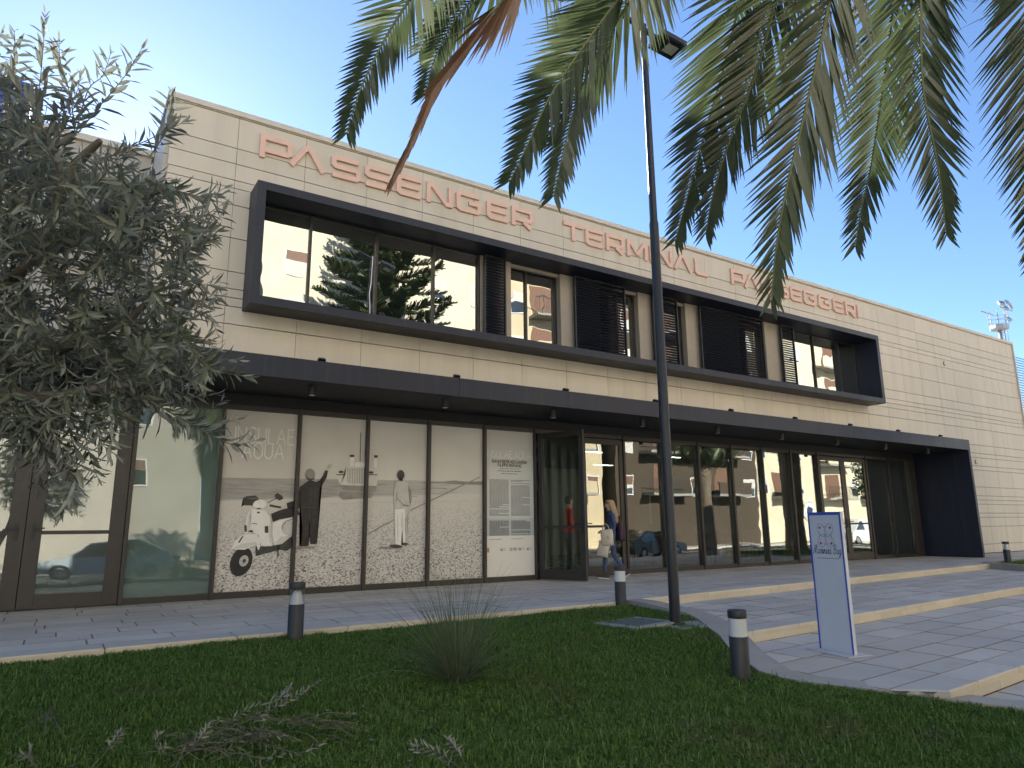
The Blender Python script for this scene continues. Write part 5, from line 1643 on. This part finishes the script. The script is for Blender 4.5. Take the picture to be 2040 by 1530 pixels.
# ------------------------------------------------------------------ people
M_SKIN = plain('skin', (.50, .30, .22), .5, var=.05)
M_DENIM = plain('denim', (.045, .075, .17), .8, var=.25, scale=14, bump=.3)
M_JEANS = plain('jeans', (.055, .085, .165), .85, var=.3, scale=11, bump=.3)
M_HAIR = plain('blonde_hair', (.42, .29, .15), .5, var=.35, scale=30)
M_CANVAS = plain('canvas', (.52, .47, .38), .85, var=.1, bump=.3)
M_COAT = plain('dark_coat', (.045, .018, .035), .7, var=.25)
M_SHOE = plain('shoe', (.03, .022, .02), .5, var=.4, scale=25)
M_REDJ = plain('red_jacket', (.42, .035, .025), .6, var=.15)
M_GREYT = plain('grey_trousers', (.075, .078, .085), .85, var=.15)
M_DHAIR = plain('grey_hair', (.10, .085, .07), .6)
def skin_body(name, verts, edges, parent, mats, pick, root=0):
    me = bpy.data.meshes.new(name)
    names = list(verts); idx = {n: i for i, n in enumerate(names)}
    me.from_pydata([verts[n][:3] for n in names], [(idx[a], idx[b]) for a, b in edges], [])
    tmp = bpy.data.objects.new(name, me); col.objects.link(tmp)
    sk = tmp.modifiers.new('skin', 'SKIN'); sk.use_smooth_shade = True
    layer = me.skin_vertices[0] if len(me.skin_vertices) else None
    if layer is None:
        bm = bmesh.new(); bm.from_mesh(me); bm.verts.layers.skin.verify(); bm.to_mesh(me); bm.free(); layer = me.skin_vertices[0]
    for n in names:
        r = verts[n][3]; r = r if hasattr(r, '__len__') else (r, r)
        layer.data[idx[n]].radius = r
        layer.data[idx[n]].use_root = (idx[n] == root)
    ss = tmp.modifiers.new('sub', 'SUBSURF'); ss.levels = 2; ss.render_levels = 2
    bpy.context.view_layer.update()
    dg = bpy.context.evaluated_depsgraph_get()
    out = bpy.data.meshes.new_from_object(tmp.evaluated_get(dg))
    bpy.data.objects.remove(tmp)
    out.name = name
    out.materials.clear()
    for m in mats: out.materials.append(m)
    for p in out.polygons:
        p.material_index = pick(p.center); p.use_smooth = True
    return mkobj(name, out, parent)
def human(parent, pose, mats, pick, s=1.0):
    v = {k: (q[0]*s, q[1]*s, q[2]*s, (q[3]*s if not hasattr(q[3], '__len__') else (q[3][0]*s, q[3][1]*s))) for k, q in pose.items()}
    e = [('pel','wai'),('wai','che'),('che','nec'),('nec','he0'),('he0','he1'),('he1','he2'),('he1','nose')]
    for S in 'LR':
        e += [('pel','hip'+S),('hip'+S,'kne'+S),('kne'+S,'ank'+S),('che','sho'+S),('sho'+S,'elb'+S),('elb'+S,'wri'+S),('wri'+S,'pal'+S)]
        e += [('pal'+S,'f%d%s' % (k, S)) for k in range(4)]+[('wri'+S,'thu'+S)]
    return skin_body('body', v, e, parent, mats, pick)
def add_hand(pose, S, dirn, curl):
    w = Vector(pose['wri'+S][:3]); d = Vector(dirn).normalized(); sd = Vector((0,1 if S == 'L' else -1,0)).cross(d).normalized()
    pose['pal'+S] = (*(w+d*.075), .024)
    for k in range(4):
        b = w+d*(.15-.012*abs(k-1.2))+sd*(-.027+.018*k)+Vector(curl)*.03
        pose['f%d%s' % (k, S)] = (*b, .0075)
    pose['thu'+S] = (*(w+d*.075+sd*-.045+Vector(curl)*.01), .009)
# walking woman ( local: facing +x, left = +y )
wm = thing('person', 'woman with long blonde hair in blue denim walking towards the open door', 'person', (10.14, 11.62, .003))
wm.rotation_euler = (0, 0, R(150))
P_ = {'pel': (0,0,.90,(.125,.105)), 'wai': (.005,0,1.06,(.11,.09)), 'che': (.01,0,1.25,(.135,.10)), 'nec': (.02,0,1.405,.05), 'he0': (.035,0,1.475,.060), 'he1': (.045,0,1.54,.082), 'he2': (.035,0,1.605,.062), 'nose': (.135,0,1.525,.012),
      'hipL': (.01,.085,.86,.092), 'kneL': (.17,.09,.49,.060), 'ankL': (.20,.09,.085,.042), 'hipR': (-.01,-.085,.86,.092), 'kneR': (-.05,-.09,.48,.060), 'ankR': (-.30,-.09,.12,.042),
      'shoL': (.005,.165,1.345,.058), 'elbL': (-.03,.215,1.08,.046), 'wriL': (.10,.20,.90,.028), 'shoR': (.005,-.165,1.345,.058), 'elbR': (-.05,-.21,1.09,.046), 'wriR': (.13,-.17,.98,.028)}
add_hand(P_, 'L', (.6,0,-.6), (.5,0,-.2)); add_hand(P_, 'R', (.9,.1,-.1), (0,.3,-.5))
def pk(c):
    for h in ('L', 'R'):
        if (c-Vector(P_['pal'+h][:3])).length < .105 and (c-Vector(P_['elb'+h][:3])).length > .2: return 2
    if c.z > 1.405 and abs(c.y) < .12: return 2
    return 0 if c.z > .93 else 1
human(wm, P_, [M_DENIM, M_JEANS, M_SKIN], pk)
def shoe(parent, x, y, z, pitch, yaw=0, L=.26):
    mb = MB()
    prof = [(-.3,0,.0),(.62,0,.0),(.72,.02,.012),(.70,.04,.05),(.45,.04,.075),(.18,.04,.11),(-.1,.04,.12),(-.3,.03,.10)]
    n = len(prof); vs = []
    for s_, wd in ((-1,.038),(1,.038)):
        vs += [(p[0]*L, s_*wd*(1-.35*max(0,p[0]-.3)), p[2]) for p in prof]
    mb.add(vs, [tuple(range(n)), tuple(range(2*n-1,n-1,-1))]+[((k+1)%n, k, n+k, n+(k+1)%n) for k in range(n)])
    o = mb.build('shoe', M_SHOE, parent); o.location = (x, y, z); o.rotation_euler = (0, pitch, yaw)
    mb = MB(); mb.box(-.3*L,-.041,-.016,.70*L,.041,.0); mb.build('sole', M_WHITE, o)
    return o
shoe(wm, .19, .09, .018, R(-4)); shoe(wm, -.31, -.09, .055, R(26))
# hair: tapered lobe down the back, with strands
mb = MB()
rings = [(.02,0,1.655,.03,.03),(.02,0,1.645,.075,.07),(.012,0,1.60,.098,.09),(0,0,1.545,.104,.096),(-.015,0,1.48,.10,.098),(-.04,0,1.41,.088,.102),(-.065,0,1.33,.072,.10),(-.08,0,1.25,.055,.085),(-.088,0,1.19,.03,.055)]
n = 18
vs = []; fs = []
for i, (x, y, z, rx, ry) in enumerate(rings):
    for k in range(n):
        a = 2*math.pi*k/n
        wob = 1+.07*math.sin(5*a+i*.7)
        ox = math.cos(a)*rx*wob
        if ox > .045 and 2 < i: ox = .045 if i < 5 else .02
        vs.append((x+ox, y+math.sin(a)*ry*wob, z))
for i in range(len(rings)-1):
    for k in range(n): fs.append((i*n+k, (i+1)*n+k, (i+1)*n+(k+1)%n, i*n+(k+1)%n))
fs.append(tuple(range(n))); fs.append(tuple((len(rings)-1)*n+k for k in range(n-1,-1,-1)))
mb.add(vs, fs)
for k in range(70):
    a = random.uniform(1.2, 5.1); p0 = Vector((.0+.1*math.cos(a), .095*math.sin(a), 1.53)); 
    p1 = Vector((-.05+.085*math.cos(a), .10*math.sin(a), 1.36)); p2 = Vector((-.085+.05*math.cos(a)+random.uniform(-.02,.02), .09*math.sin(a)+random.uniform(-.02,.02), 1.17+random.uniform(-.05,.06)))
    mb.tube(cr3([p0,p1,p2],4), [.008]*8+[.003], 5, False)
mb.build('hair', M_HAIR, wm, True, True)
# collar and jacket hem
mb = MB(); mb.lathe([(.075,1.375),(.085,1.40),(.072,1.425),(.060,1.40)], 16); c_ = mb.build('jacket_collar', M_DENIM, wm, True, True); c_.location = (.015,0,0)
def bag(name, label, W_, H_, D_, mat, strapH):
    o = thing(name, label, 'bag')
    mb = MB(); N_, K = 8, 6
    vs = []; fs = []
    for j in range(K+1):
        t = j/K
        for i in range(N_*2):
            a = math.pi*i/N_
            bulge = math.sin(math.pi*(.12+.8*t))**.6
            vs.append((math.cos(a)*W_/2*(1-.06*math.sin(6*t+a)), math.sin(a)*D_/2*bulge*(1+.25*math.sin(3*a+4*t)), -H_*t))
    M2 = N_*2
    for j in range(K):
        for i in range(M2): fs.append((j*M2+i, (j+1)*M2+i, (j+1)*M2+(i+1)%M2, j*M2+(i+1)%M2))
    fs.append(tuple((K*M2)+i for i in range(M2-1,-1,-1)))
    mb.add(vs, fs); mb.build('pouch', mat, o, True, True)
    mb = MB()
    for s_ in (-1, 1): mb.tube(cr3([Vector((-W_*.25,s_*D_*.3,-.02)), Vector((-W_*.2,s_*.02,strapH*.6)), Vector((0,0,strapH)), Vector((W_*.2,s_*.02,strapH*.6)), Vector((W_*.25,s_*D_*.3,-.02))],4), .009, 6)
    mb.build('strap', mat, o, True, True)
    return o
def wpos(v):
    return wm.location+Matrix.Rotation(R(150),3,'Z')@Vector(v)
t1 = bag('tote_bag', 'upper cream canvas tote bag with a small print on the walking woman\'s arm', .27, .34, .12, M_CANVAS, .12); t1.location = wpos((.165,.235,1.02)); t1.rotation_euler = (0,R(6),R(150))
mb = MB(); mb.add([(.0,-.075,-.12),(.02,-.078,-.15),(.015,-.078,-.19),(.035,-.077,-.215),(-.005,-.078,-.20),(-.015,-.078,-.15)], [(0,1,2,3,4,5)]); 
mbp = mb.build('print', M_P['mid'], t1); mbp.rotation_euler = (0,0,math.pi)
t2 = bag('tote_bag', 'slack cream tote bag hanging below the other from the walking woman\'s hand', .24, .33, .09, M_CANVAS, .10); t2.location = wpos((.20,.21,.78)); t2.rotation_euler = (R(4),R(-10),R(142))
ct = thing('carried_coat', 'dark plum coat draped behind the walking woman\'s arm', 'coat', wpos((-.16,-.02,1.28)), R(150))
mb = MB(); vs = []; fs = []
n = 14
for j in range(8):
    t = j/7; z = .02-.52*t
    for k in range(n):
        a = 2*math.pi*k/n
        vs.append((-.015-.03*t+math.cos(a)*(.055+.035*t)*(1+.22*math.sin(4*a+2*t)), -.06+math.sin(a)*(.10+.045*t)*(1+.12*math.sin(3*a+5*t)), z+.02*math.sin(3*a)))
for j in range(7):
    for k in range(n): fs.append((j*n+k, (j+1)*n+k, (j+1)*n+(k+1)%n, j*n+(k+1)%n))
fs.append(tuple(range(n))); fs.append(tuple(7*n+k for k in range(n-1,-1,-1)))
mb.add(vs, fs); mb.build('cloth', M_COAT, ct, True, True)
# man seen through the open door leaf
mn = thing('person', 'man in red jacket and grey trousers standing behind the open glass door', 'person', (9.70, 12.56, .003))
mn.rotation_euler = (0, 0, R(-25))
Q_ = {'pel': (0,0,.94,(.135,.12)), 'wai': (.0,0,1.11,(.14,.115)), 'che': (.0,0,1.32,(.16,.12)), 'nec': (.01,0,1.49,.058), 'he0': (.025,0,1.56,.066), 'he1': (.035,0,1.635,.086), 'he2': (.03,0,1.70,.066), 'nose': (.13,0,1.62,.014),
      'hipL': (.0,.095,.90,.098), 'kneL': (.03,.12,.50,.066), 'ankL': (.0,.13,.09,.046), 'hipR': (.0,-.095,.90,.098), 'kneR': (.03,-.11,.50,.066), 'ankR': (-.01,-.12,.09,.046),
      'shoL': (.0,.195,1.43,.064), 'elbL': (-.03,.255,1.15,.052), 'wriL': (.16,.20,1.03,.034), 'shoR': (.0,-.195,1.43,.064), 'elbR': (-.02,-.26,1.15,.052), 'wriR': (.18,-.2,1.05,.034)}
add_hand(Q_, 'L', (.9,-.2,.1), (0,-.3,-.4)); add_hand(Q_, 'R', (.9,.2,.1), (0,.3,-.4))
def pk2(c):
    for h in ('L', 'R'):
        if (c-Vector(Q_['pal'+h][:3])).length < .105 and (c-Vector(Q_['elb'+h][:3])).length > .2: return 2
    if c.z > 1.49 and abs(c.y) < .13: return 2
    return 0 if c.z > .96 else 1
human(mn, Q_, [M_REDJ, M_GREYT, M_SKIN], pk2)
shoe(mn, .0, .13, .018, 0); shoe(mn, -.01, -.12, .018, 0)
mb = MB(); vs = []; fs = []
for i, (z, r_) in enumerate(((1.775,.02),(1.765,.06),(1.73,.088),(1.68,.096),(1.63,.094),(1.585,.07))):
    for k in range(16):
        a = 2*math.pi*k/16; ox = math.cos(a)*r_
        if i > 2: ox = min(ox, .02)
        vs.append((.02+ox, math.sin(a)*r_*.93, z))
for i in range(5):
    for k in range(16): fs.append((i*16+k, (i+1)*16+k, (i+1)*16+(k+1)%16, i*16+(k+1)%16))
fs.append(tuple(range(16))); mb.add(vs, fs); mb.build('hair', M_DHAIR, mn, True, True)
mb = MB(); mb.tube([(-.0,0,.985),(0,0,.975)], [.15,.15], 16); mb.build('jacket_hem', M_REDJ, mn, True, False)
# ------------------------------------------------------------------ furniture inside the hall
M_ORANGE = plain('orange_leather', (.30, .075, .03), .5, var=.15)
M_DESK = plain('dark_desk', (.02, .022, .03), .3)
M_WOODC = plain('chair_wood', (.36, .15, .06), .45, var=.2)
M_REDP = plain('red_plastic', (.42, .03, .02), .4)
M_COUNTER = plain('counter_white', (.52, .56, .50), .4, var=.05)
# reception counter
rc = thing('reception_counter', 'white reception counter behind the glazing right of the lamp post', 'counter', (17.0, 16.5, 0))
MB().chbox(-1.6, -.35, .008, 1.6, .35, 1.08, .01).build('front', M_COUNTER, rc)
MB().box(-1.7, -.45, 1.081, 1.7, .42, 1.13).build('top', M_COUNTER, rc)
# orange sofa
so = thing('sofa', 'low orange sofa inside the hall behind the lamp post', 'sofa', (13.9, 13.55, 0))
MB().chbox(-.75, -.32, .10, .75, .35, .42, .03).build('seat', M_ORANGE, so)
MB().chbox(-.75, .18, .421, .75, .38, .82, .03).build('backrest', M_ORANGE, so)
for s_ in (-1, 1): MB().chbox(s_*.83-.08, -.32, .10, s_*.83+.08, .38, .60, .02).build('armrest', M_ORANGE, so)
for sx in (-.7,.7):
    for sy in (-.25,.28): MB().cyl((sx,sy,.004),(sx,sy,.1),.02,n=8).build('leg', M_BLACK, so)
# desk by the door
dk = thing('desk', 'dark table with thin legs just inside the glazing beside the door', 'table', (12.1, 13.5, 0))
MB().box(-.8,-.38,.70,.8,.38,.75).build('table_top', M_DESK, dk)
for sx in (-.74,.74):
    for sy in (-.33,.33): MB().cyl((sx,sy,.004),(sx,sy,.699),.018,n=8).build('leg', M_BLACK, dk)
def chair(loc, rz, label, mat):
    o = thing('stacking_chair', label, 'chair', loc, rz, 'wooden chairs inside the hall')
    MB().chbox(-.21,-.21,.43,.21,.21,.46,.006).build('seat', mat, o)
    MB().chbox(-.2,.185,.62,.2,.21,.86,.006).build('backrest', mat, o)
    for sx in (-.19,.19):
        MB().cyl((sx,-.19,.004),(sx,-.18,.43),.013,n=7).build('leg', M_BLACK, o)
        MB().tube([(sx,.22,.004),(sx,.19,.45),(sx,.20,.86)], .013, 7).build('leg', M_BLACK, o)
    return o
c0 = chair((15.15, 13.45, 0), R(20), 'red chair leftmost of the row of chairs behind the glazing', M_REDP)
pos = ['second', 'third', 'fourth', 'fifth', 'last']
for k in range(5):
    o = chair((15.62+.42*k, 13.5+.05*(k % 2), 0), R(8*k-20), 'wooden chair in the row behind the glazing, %s from the red one' % pos[k], M_WOODC) if k == 0 else copy_tree(c1)
    if k == 0: c1 = o
    o.location = (15.62+.42*k, 13.5+.05*(k % 2), .004); o.rotation_euler = (0,0,R(9*k-20)); o['label'] = 'wooden chair in the row behind the glazing, %s from the left' % pos[k]
bn = thing('blue_bin', 'blue plastic bin standing behind the glazing', 'bin', (18.05, 13.3, 0))
MB().lathe([(.13,.006),(.17,.5),(.18,.52),(.165,.52),(.12,.03)], 16).build('bin_body', M_BLUE, bn)
# notice boards
nb = MB().box(20.2, 16.15, .9, 21.6, 16.199, 2.3).build('notice_board', plain('board_dark', (.05,.05,.055), .6)); tag(nb, 'dark notice board on the partition behind the right doors', 'board')
# fire extinguisher
fe = thing('fire_extinguisher', 'fire extinguisher standing behind the last glass panes', 'extinguisher', (23.2, 13.3, 0))
MB().lathe([(.07,.006),(.075,.02),(.075,.42),(.05,.48),(.02,.50)], 16).build('cylinder', M_REDP, fe)
mb = MB(); mb.box(-.05,-.012,.501,.05,.012,.54); mb.tube([(0,0,.52),(.09,0,.45),(.1,0,.2)], .01, 6); mb.build('valve', M_BLACK, fe)
# ------------------------------------------------------------------ the street opposite (seen in the glazing)
M_SHADE = glass_opaque('street_glass', (.03,.035,.04), .12, .8)
M_ROLL = plain('roller_shutter', (.55,.53,.48), .6, var=.06)
M_BROLL = plain('brown_shutter', (.16,.085,.055), .6, var=.1)
M_RAIL = plain('balcony_rail', (.05,.05,.05), .5)
YB = -15.5
def block(name, label, x0, x1, zt, wall, wins, balc=(), trim=None, yb=YB, depth=12, shop=None):
    o = thing(name, label, 'building', ((x0+x1)/2, yb-depth/2, -.5))
    wm_ = plain(name+'_wall', wall, .85, var=.09, scale=.7, bump=.15, coord='World')
    MB().box(x0, yb-depth, -.6, x1, yb, zt).build('wall', wm_, o, False)
    MB().box(x0-.15, yb-depth, zt+.001, x1+.15, yb+.25, zt+.3).build('roof', M_CONC, o, False)
    fr = MB().add([(-.62,0,-.75),(.62,0,-.75),(.62,0,.75),(-.62,0,.75),(-.62,.05,-.75),(.62,.05,-.75),(.62,.05,.75),(-.62,.05,.75)], [(3,2,1,0),(4,5,6,7),(0,1,5,4),(1,2,6,5),(2,3,7,6),(3,0,4,7)]).mesh('window', M_WHITE)
    pn = MB().box(-.54,.051,-.68,.54,.056,.0).mesh('pane', M_SHADE)
    for (wx, wz, drop, kind) in wins:
        w = bpy.data.objects.new('window', fr); col.objects.link(w); w.parent = o; w.location = Vector((wx, yb+.002, wz))-o.location
        p = bpy.data.objects.new('pane', pn); col.objects.link(p); p.parent = w
        MB().box(-.54,.0515,.001,.54,.075,.68).build('roller_shutter', M_BROLL if kind else M_ROLL, w)
        if drop: MB().box(-.54,.0575,-.68*drop,.54,.07,.0).build('roller_shutter', M_ROLL, w)
    for (bx0, bx1, bz, solid) in balc:
        MB().box(bx0, yb+.001, bz-.18, bx1, yb+1.3, bz).build('balcony', M_CONC, o, False)
        if solid: MB().box(bx0, yb+1.2, bz+.001, bx1, yb+1.3, bz+.95).build('parapet', wm_ if solid == 1 else M_GREENP, o, False)
        else:
            mb = MB()
            for k in range(int((bx1-bx0)/.14)): mb.box(bx0+k*.14, yb+1.22, bz+.001, bx0+k*.14+.02, yb+1.24, bz+.95)
            mb.box(bx0, yb+1.21, bz+.951, bx1, yb+1.25, bz+1.0); mb.build('railing', M_RAIL, o, False)
        MB().box((bx0+bx1)/2-.9, yb+.001, bz+.002, (bx0+bx1)/2+.9, yb+.03, bz+2.2).build('balcony_door', M_BROLL, o, False)
    return o
M_GREENP = plain('green_panel', (.06,.14,.11), .6)
random.seed(9)
def wgrid(xs, z0, z1, st=3.1):
    out = []; z = z0
    while z < z1:
        for x in xs: out.append((x, z, random.choice([0,0,.4,.8,1]), random.random() < .35))
        z += st
    return out
block('corner_apartments', 'pale apartment block left across the street mirrored in the leftmost upper pane', -16, 6.5, 24, (.42,.405,.35), wgrid((-12,-8,-4,-1,3.2), 4, 22))
block('cream_apartments', 'tall cream apartment block mirrored in the big upper windows', 8.5, 24.5, 27, (.62,.57,.46), wgrid((10.5,19.8,23), 4.2, 25))
block('balcony_apartments', 'ochre apartment block with stacked balconies mirrored in the narrow upper window', 25, 33.5, 25, (.54,.45,.31), wgrid((25.8,32.6), 4, 23), [(26.6,29,3.3+3.1*k,(1 if k % 2 else 0)) for k in range(6)]+[(29.6,32,3.3+3.1*k,1) for k in range(6)], None, YB+1.0)
block('brown_apartments', 'brown apartment block, wall colour darkened to stand for shade, mirrored in the glazing beside the door', 34, 50, 22, (.06,.045,.032), wgrid((35.2,42.5,48.8), 4, 20), [(36.5,41,3.4+3.1*k,0) for k in range(5)]+[(43.5,47.5,3.4+3.1*k,1) for k in range(5)], None, YB+2)  # brownish block; the shade it stands in is put into the wall colour
block('yellow_apartments', 'yellow cream apartment block mirrored behind the palm in the right glazing', 50.5, 84, 25, (.62,.56,.42), wgrid((52,57,66,71,80), 4.4, 23), [(60,64.5,3.4,0),(67,70,3.4,2),(73,79,3.4,2),(53,55.5,3.4,2)]+[(60,65,6.5+3.1*k,1) for k in range(5)]+[(73,79,6.5+3.1*k,0) for k in range(5)], None, YB+1)
MB().box(-60, -30, -.6, -17, -16, 18).build('end_wall', M_CONC)
tag(bpy.data.objects['end_wall'], 'plain grey end wall closing the street on the left', 'wall')
# shop sign on the yellow building
ss_ = thing('shop_sign', 'round pale shop sign on the yellow building mirrored in the right glazing', 'sign', (58.2, YB+1.05, 2.2))
mb = MB(); mb.cyl((0,0,0),(0,.08,0),.95,n=28); mb.build('disc', M_WHITE, ss_)
mb = MB(); flat_ring(mb, 0, 0, .70, .78, .083, 28); mb.add([(-.35,.084,-.25),(.3,.084,-.3),(.35,.084,.1),(.0,.084,.35),(-.3,.084,.15)], [(0,1,2,3,4)]); mb.build('emblem', M_INKB, ss_)
# Norfolk pine
def norfolk(x, y, h, label):
    o = thing('norfolk_pine', label, 'tree', (x, y, -.5))
    mb = MB(); mb.tube([(x,y,-.6),(x,y,h*.5),(x,y,h)], [.28,.18,.03], 10); mb.build('trunk', M_BARK, o, False, True)
    V, F = [], []
    z = 2.5; lay_ = 0
    while z < h-.3:
        t = min(.98, (z+.5)/h); Rr = 6.5*(1-t)**.75+.3
        nb_ = 7
        for k in range(nb_):
            a = 2*math.pi*k/nb_+lay_*.5+random.uniform(-.1,.1)
            d = Vector((math.cos(a), math.sin(a), .12)); L = Rr*random.uniform(.85,1.1)
            n_ = int(L/.07)
            for q in range(n_):
                u = (q+1)/n_
                p = Vector((x,y,z))+d*L*u+Vector((0,0,.5*u*u*L*.25))
                sd = Vector((-d.y,d.x,0))
                for s_ in (-1,1):
                    for rep in range(3):
                        ll = (.42*(1-abs(u-.55))+.12)*random.uniform(.8,1.2)
                        e_ = p+(sd*s_*.75+d*.5+Vector((0,0,random.uniform(.0,.65)))).normalized()*ll
                        w_ = Vector((random.uniform(-1,1),random.uniform(-1,1),random.uniform(-.5,1))).normalized()*.075
                        b = len(V); V += [p-w_*.6, p+w_*.6, e_+w_*.5, e_-w_*.5]; F.append((b,b+1,b+2,b+3))
        z += .85+.3*(1-t); lay_ += 1
    np_mesh('crown', [v[:] for v in V], F, M_PINE, o)
norfolk(14.6, -11.6, 24, 'Norfolk pine across the street mirrored in the upper windows')
# round street tree near the right doors' reflection
def round_tree(x, y, h, r, label):
    o = thing('street_tree', label, 'tree', (x, y, -.5))
    mb = MB(); mb.tube([(x,y,-.6),(x+.05,y,h*.4),(x,y+.05,h*.62)], [.16,.12,.08], 8)
    for k in range(6):
        a = k*1.05; mb.tube([(x,y,h*.5),(x+math.cos(a)*r*.4,y+math.sin(a)*r*.4,h*.72)], [.06,.02], 6)
    mb.build('trunk', M_BARK, o, False, True)
    V, F = [], []
    for k in range(5200):
        a = random.uniform(0,6.28); u = random.uniform(-1,1); rr = r*random.uniform(.45,1)**.6
        lump = 1+.18*math.sin(3*a+2*u)*math.cos(4*u+a)
        p = Vector((x+rr*lump*math.cos(a)*math.sqrt(1-u*u), y+rr*lump*math.sin(a)*math.sqrt(1-u*u), h*.72+u*r*.8*lump))
        d = Vector((random.gauss(0,1),random.gauss(0,1),random.gauss(.3,1))).normalized(); w_ = d.orthogonal().normalized()*.06
        b = len(V); V += [p, p+d*.08+w_, p+d*.18, p+d*.08-w_]; F.append((b,b+1,b+2,b+3))
    np_mesh('crown', [v[:] for v in V], F, M_PINE, o)
round_tree(44.5, 1.0, 5.4, 2.3, 'bushy street tree mirrored in the glass of the right doors')
# vehicles
M_TYRE = plain('tyre', (.015,.015,.015), .8); M_RIM = plain('rim', (.4,.4,.4), .4, .6)
def paint(name, c): 
    d = Nd(name); b = d.bsdf(c, .25); b.inputs['Coat Weight'].default_value = .6; return d.m
def vehicle(name, label, loc, rz, prof, roofprof, W_, colr, wheels, wr, wins):
    o = thing(name, label, 'van' if 'van' in name else 'car', loc, rz)
    n = len(prof); ys = [(-W_/2,.88),(-W_/2*.97,1.0),(W_/2*.97,1.0),(W_/2,.88)]
    vs = []; 
    for (y, k) in ((-W_/2*.80,.0),(-W_/2,.0),(W_/2,0),(W_/2*.80,0)): pass
    mb = MB()
    secs = [(-1.0, .0), (-.94, 1.0), (.94, 1.0), (1.0, .0)]
    zs = max(p[1] for p in prof)
    belt = .55*zs
    rows = []
    for sgn, full in ((-1,0),(-1,1),(1,1),(1,0)):
        row = []
        for (px_, pz_) in prof:
            tuck = .16*max(0, (pz_-belt)/(zs-belt)) if pz_ > belt else .0
            yy_ = sgn*(W_/2*(1-tuck)-(.05 if full else 0))
            row.append((px_*(1 if full else .985), yy_, pz_*(1 if full else .985)+(0 if full else .012)))
        rows.append(row)
    b = []
    for r_ in rows: b += r_
    fs = [tuple(range(n-1,-1,-1)), tuple(3*n+k for k in range(n))]
    for i in range(3):
        for k in range(n): fs.append((i*n+k, i*n+(k+1)%n, (i+1)*n+(k+1)%n, (i+1)*n+k))
    mb.add(b, fs)
    smooth_by_angle(mb.build('body', paint(name+'_paint', colr), o), 30)
    for sgn in (-1, 1):
        for poly in wins:
            vs = []
            for (px_, pz_) in poly:
                tuck = .16*max(0, (pz_-belt)/(zs-belt)); vs.append((px_, sgn*(W_/2*(1-tuck)+.004), pz_))
            MB().add(vs, [tuple(range(len(vs))) if sgn < 0 else tuple(range(len(vs)-1,-1,-1))]).build('side_window', M_SHADE, o)
    for wx in wheels:
        for sgn in (-1,1):
            w = MB().tube([(0,-.1,0),(0,.1,0)], [wr,wr], 20).build('wheel', M_TYRE, o); w.location = (wx, sgn*(W_/2-.09), wr)
            MB().tube([(0,sgn*.1,0),(0,sgn*.104,0)], [wr*.62,wr*.58], 16).build('rim', M_RIM, w)
    xf = max(p[0] for p in prof)
    for sgn in (-1,1):
        MB().chbox(-.16,-.05,-.07,.16,.05,.07,.03).build('headlight', M_WHITE, o).location = (xf-.06, sgn*W_*.34, zs*.42)
    return o
car = [(-2.0,.25),(2.0,.25),(2.05,.55),(1.95,.72),(1.15,.86),(.45,1.38),(-.9,1.44),(-1.75,.98),(-2.02,.92),(-2.06,.5)]
carw = [[(.98,.88),(.42,1.32),(-.2,1.35),(-.2,.9)],[(-.28,.9),(-.28,1.35),(-.86,1.37),(-1.5,.98),(-1.4,.92)]]
van = [(-2.3,.3),(2.35,.3),(2.42,.7),(2.3,1.0),(1.75,1.15),(1.2,1.9),(.9,2.02),(-2.25,2.05),(-2.34,1.6),(-2.36,.6)]
vanw = [[(1.6,1.16),(1.12,1.85),(.5,1.85),(.5,1.1)]]
vehicle('white_van', 'white van parked across the road mirrored in the right doors', (55.2, -8.2, -.64), R(180), van, None, 1.9, (.75,.75,.75), (-1.45,1.5), .33, vanw)
vehicle('black_car', 'dark parked car mirrored low in the glazing beside the door', (27.6, -3.7, -.64), 0, car, None, 1.7, (.012,.012,.018), (-1.3,1.25), .30, carw)
vehicle('pale_blue_car', 'pale blue parked car mirrored in the frosted door at lower left', (1.6, -3.9, -.64), R(180), car, None, 1.65, (.35,.45,.52), (-1.3,1.25), .30, carw)
vehicle('teal_car', 'teal parked car mirrored low in the frosted pane', (7.6, -4.0, -.64), R(180), car, None, 1.65, (.10,.25,.28), (-1.3,1.25), .30, carw)
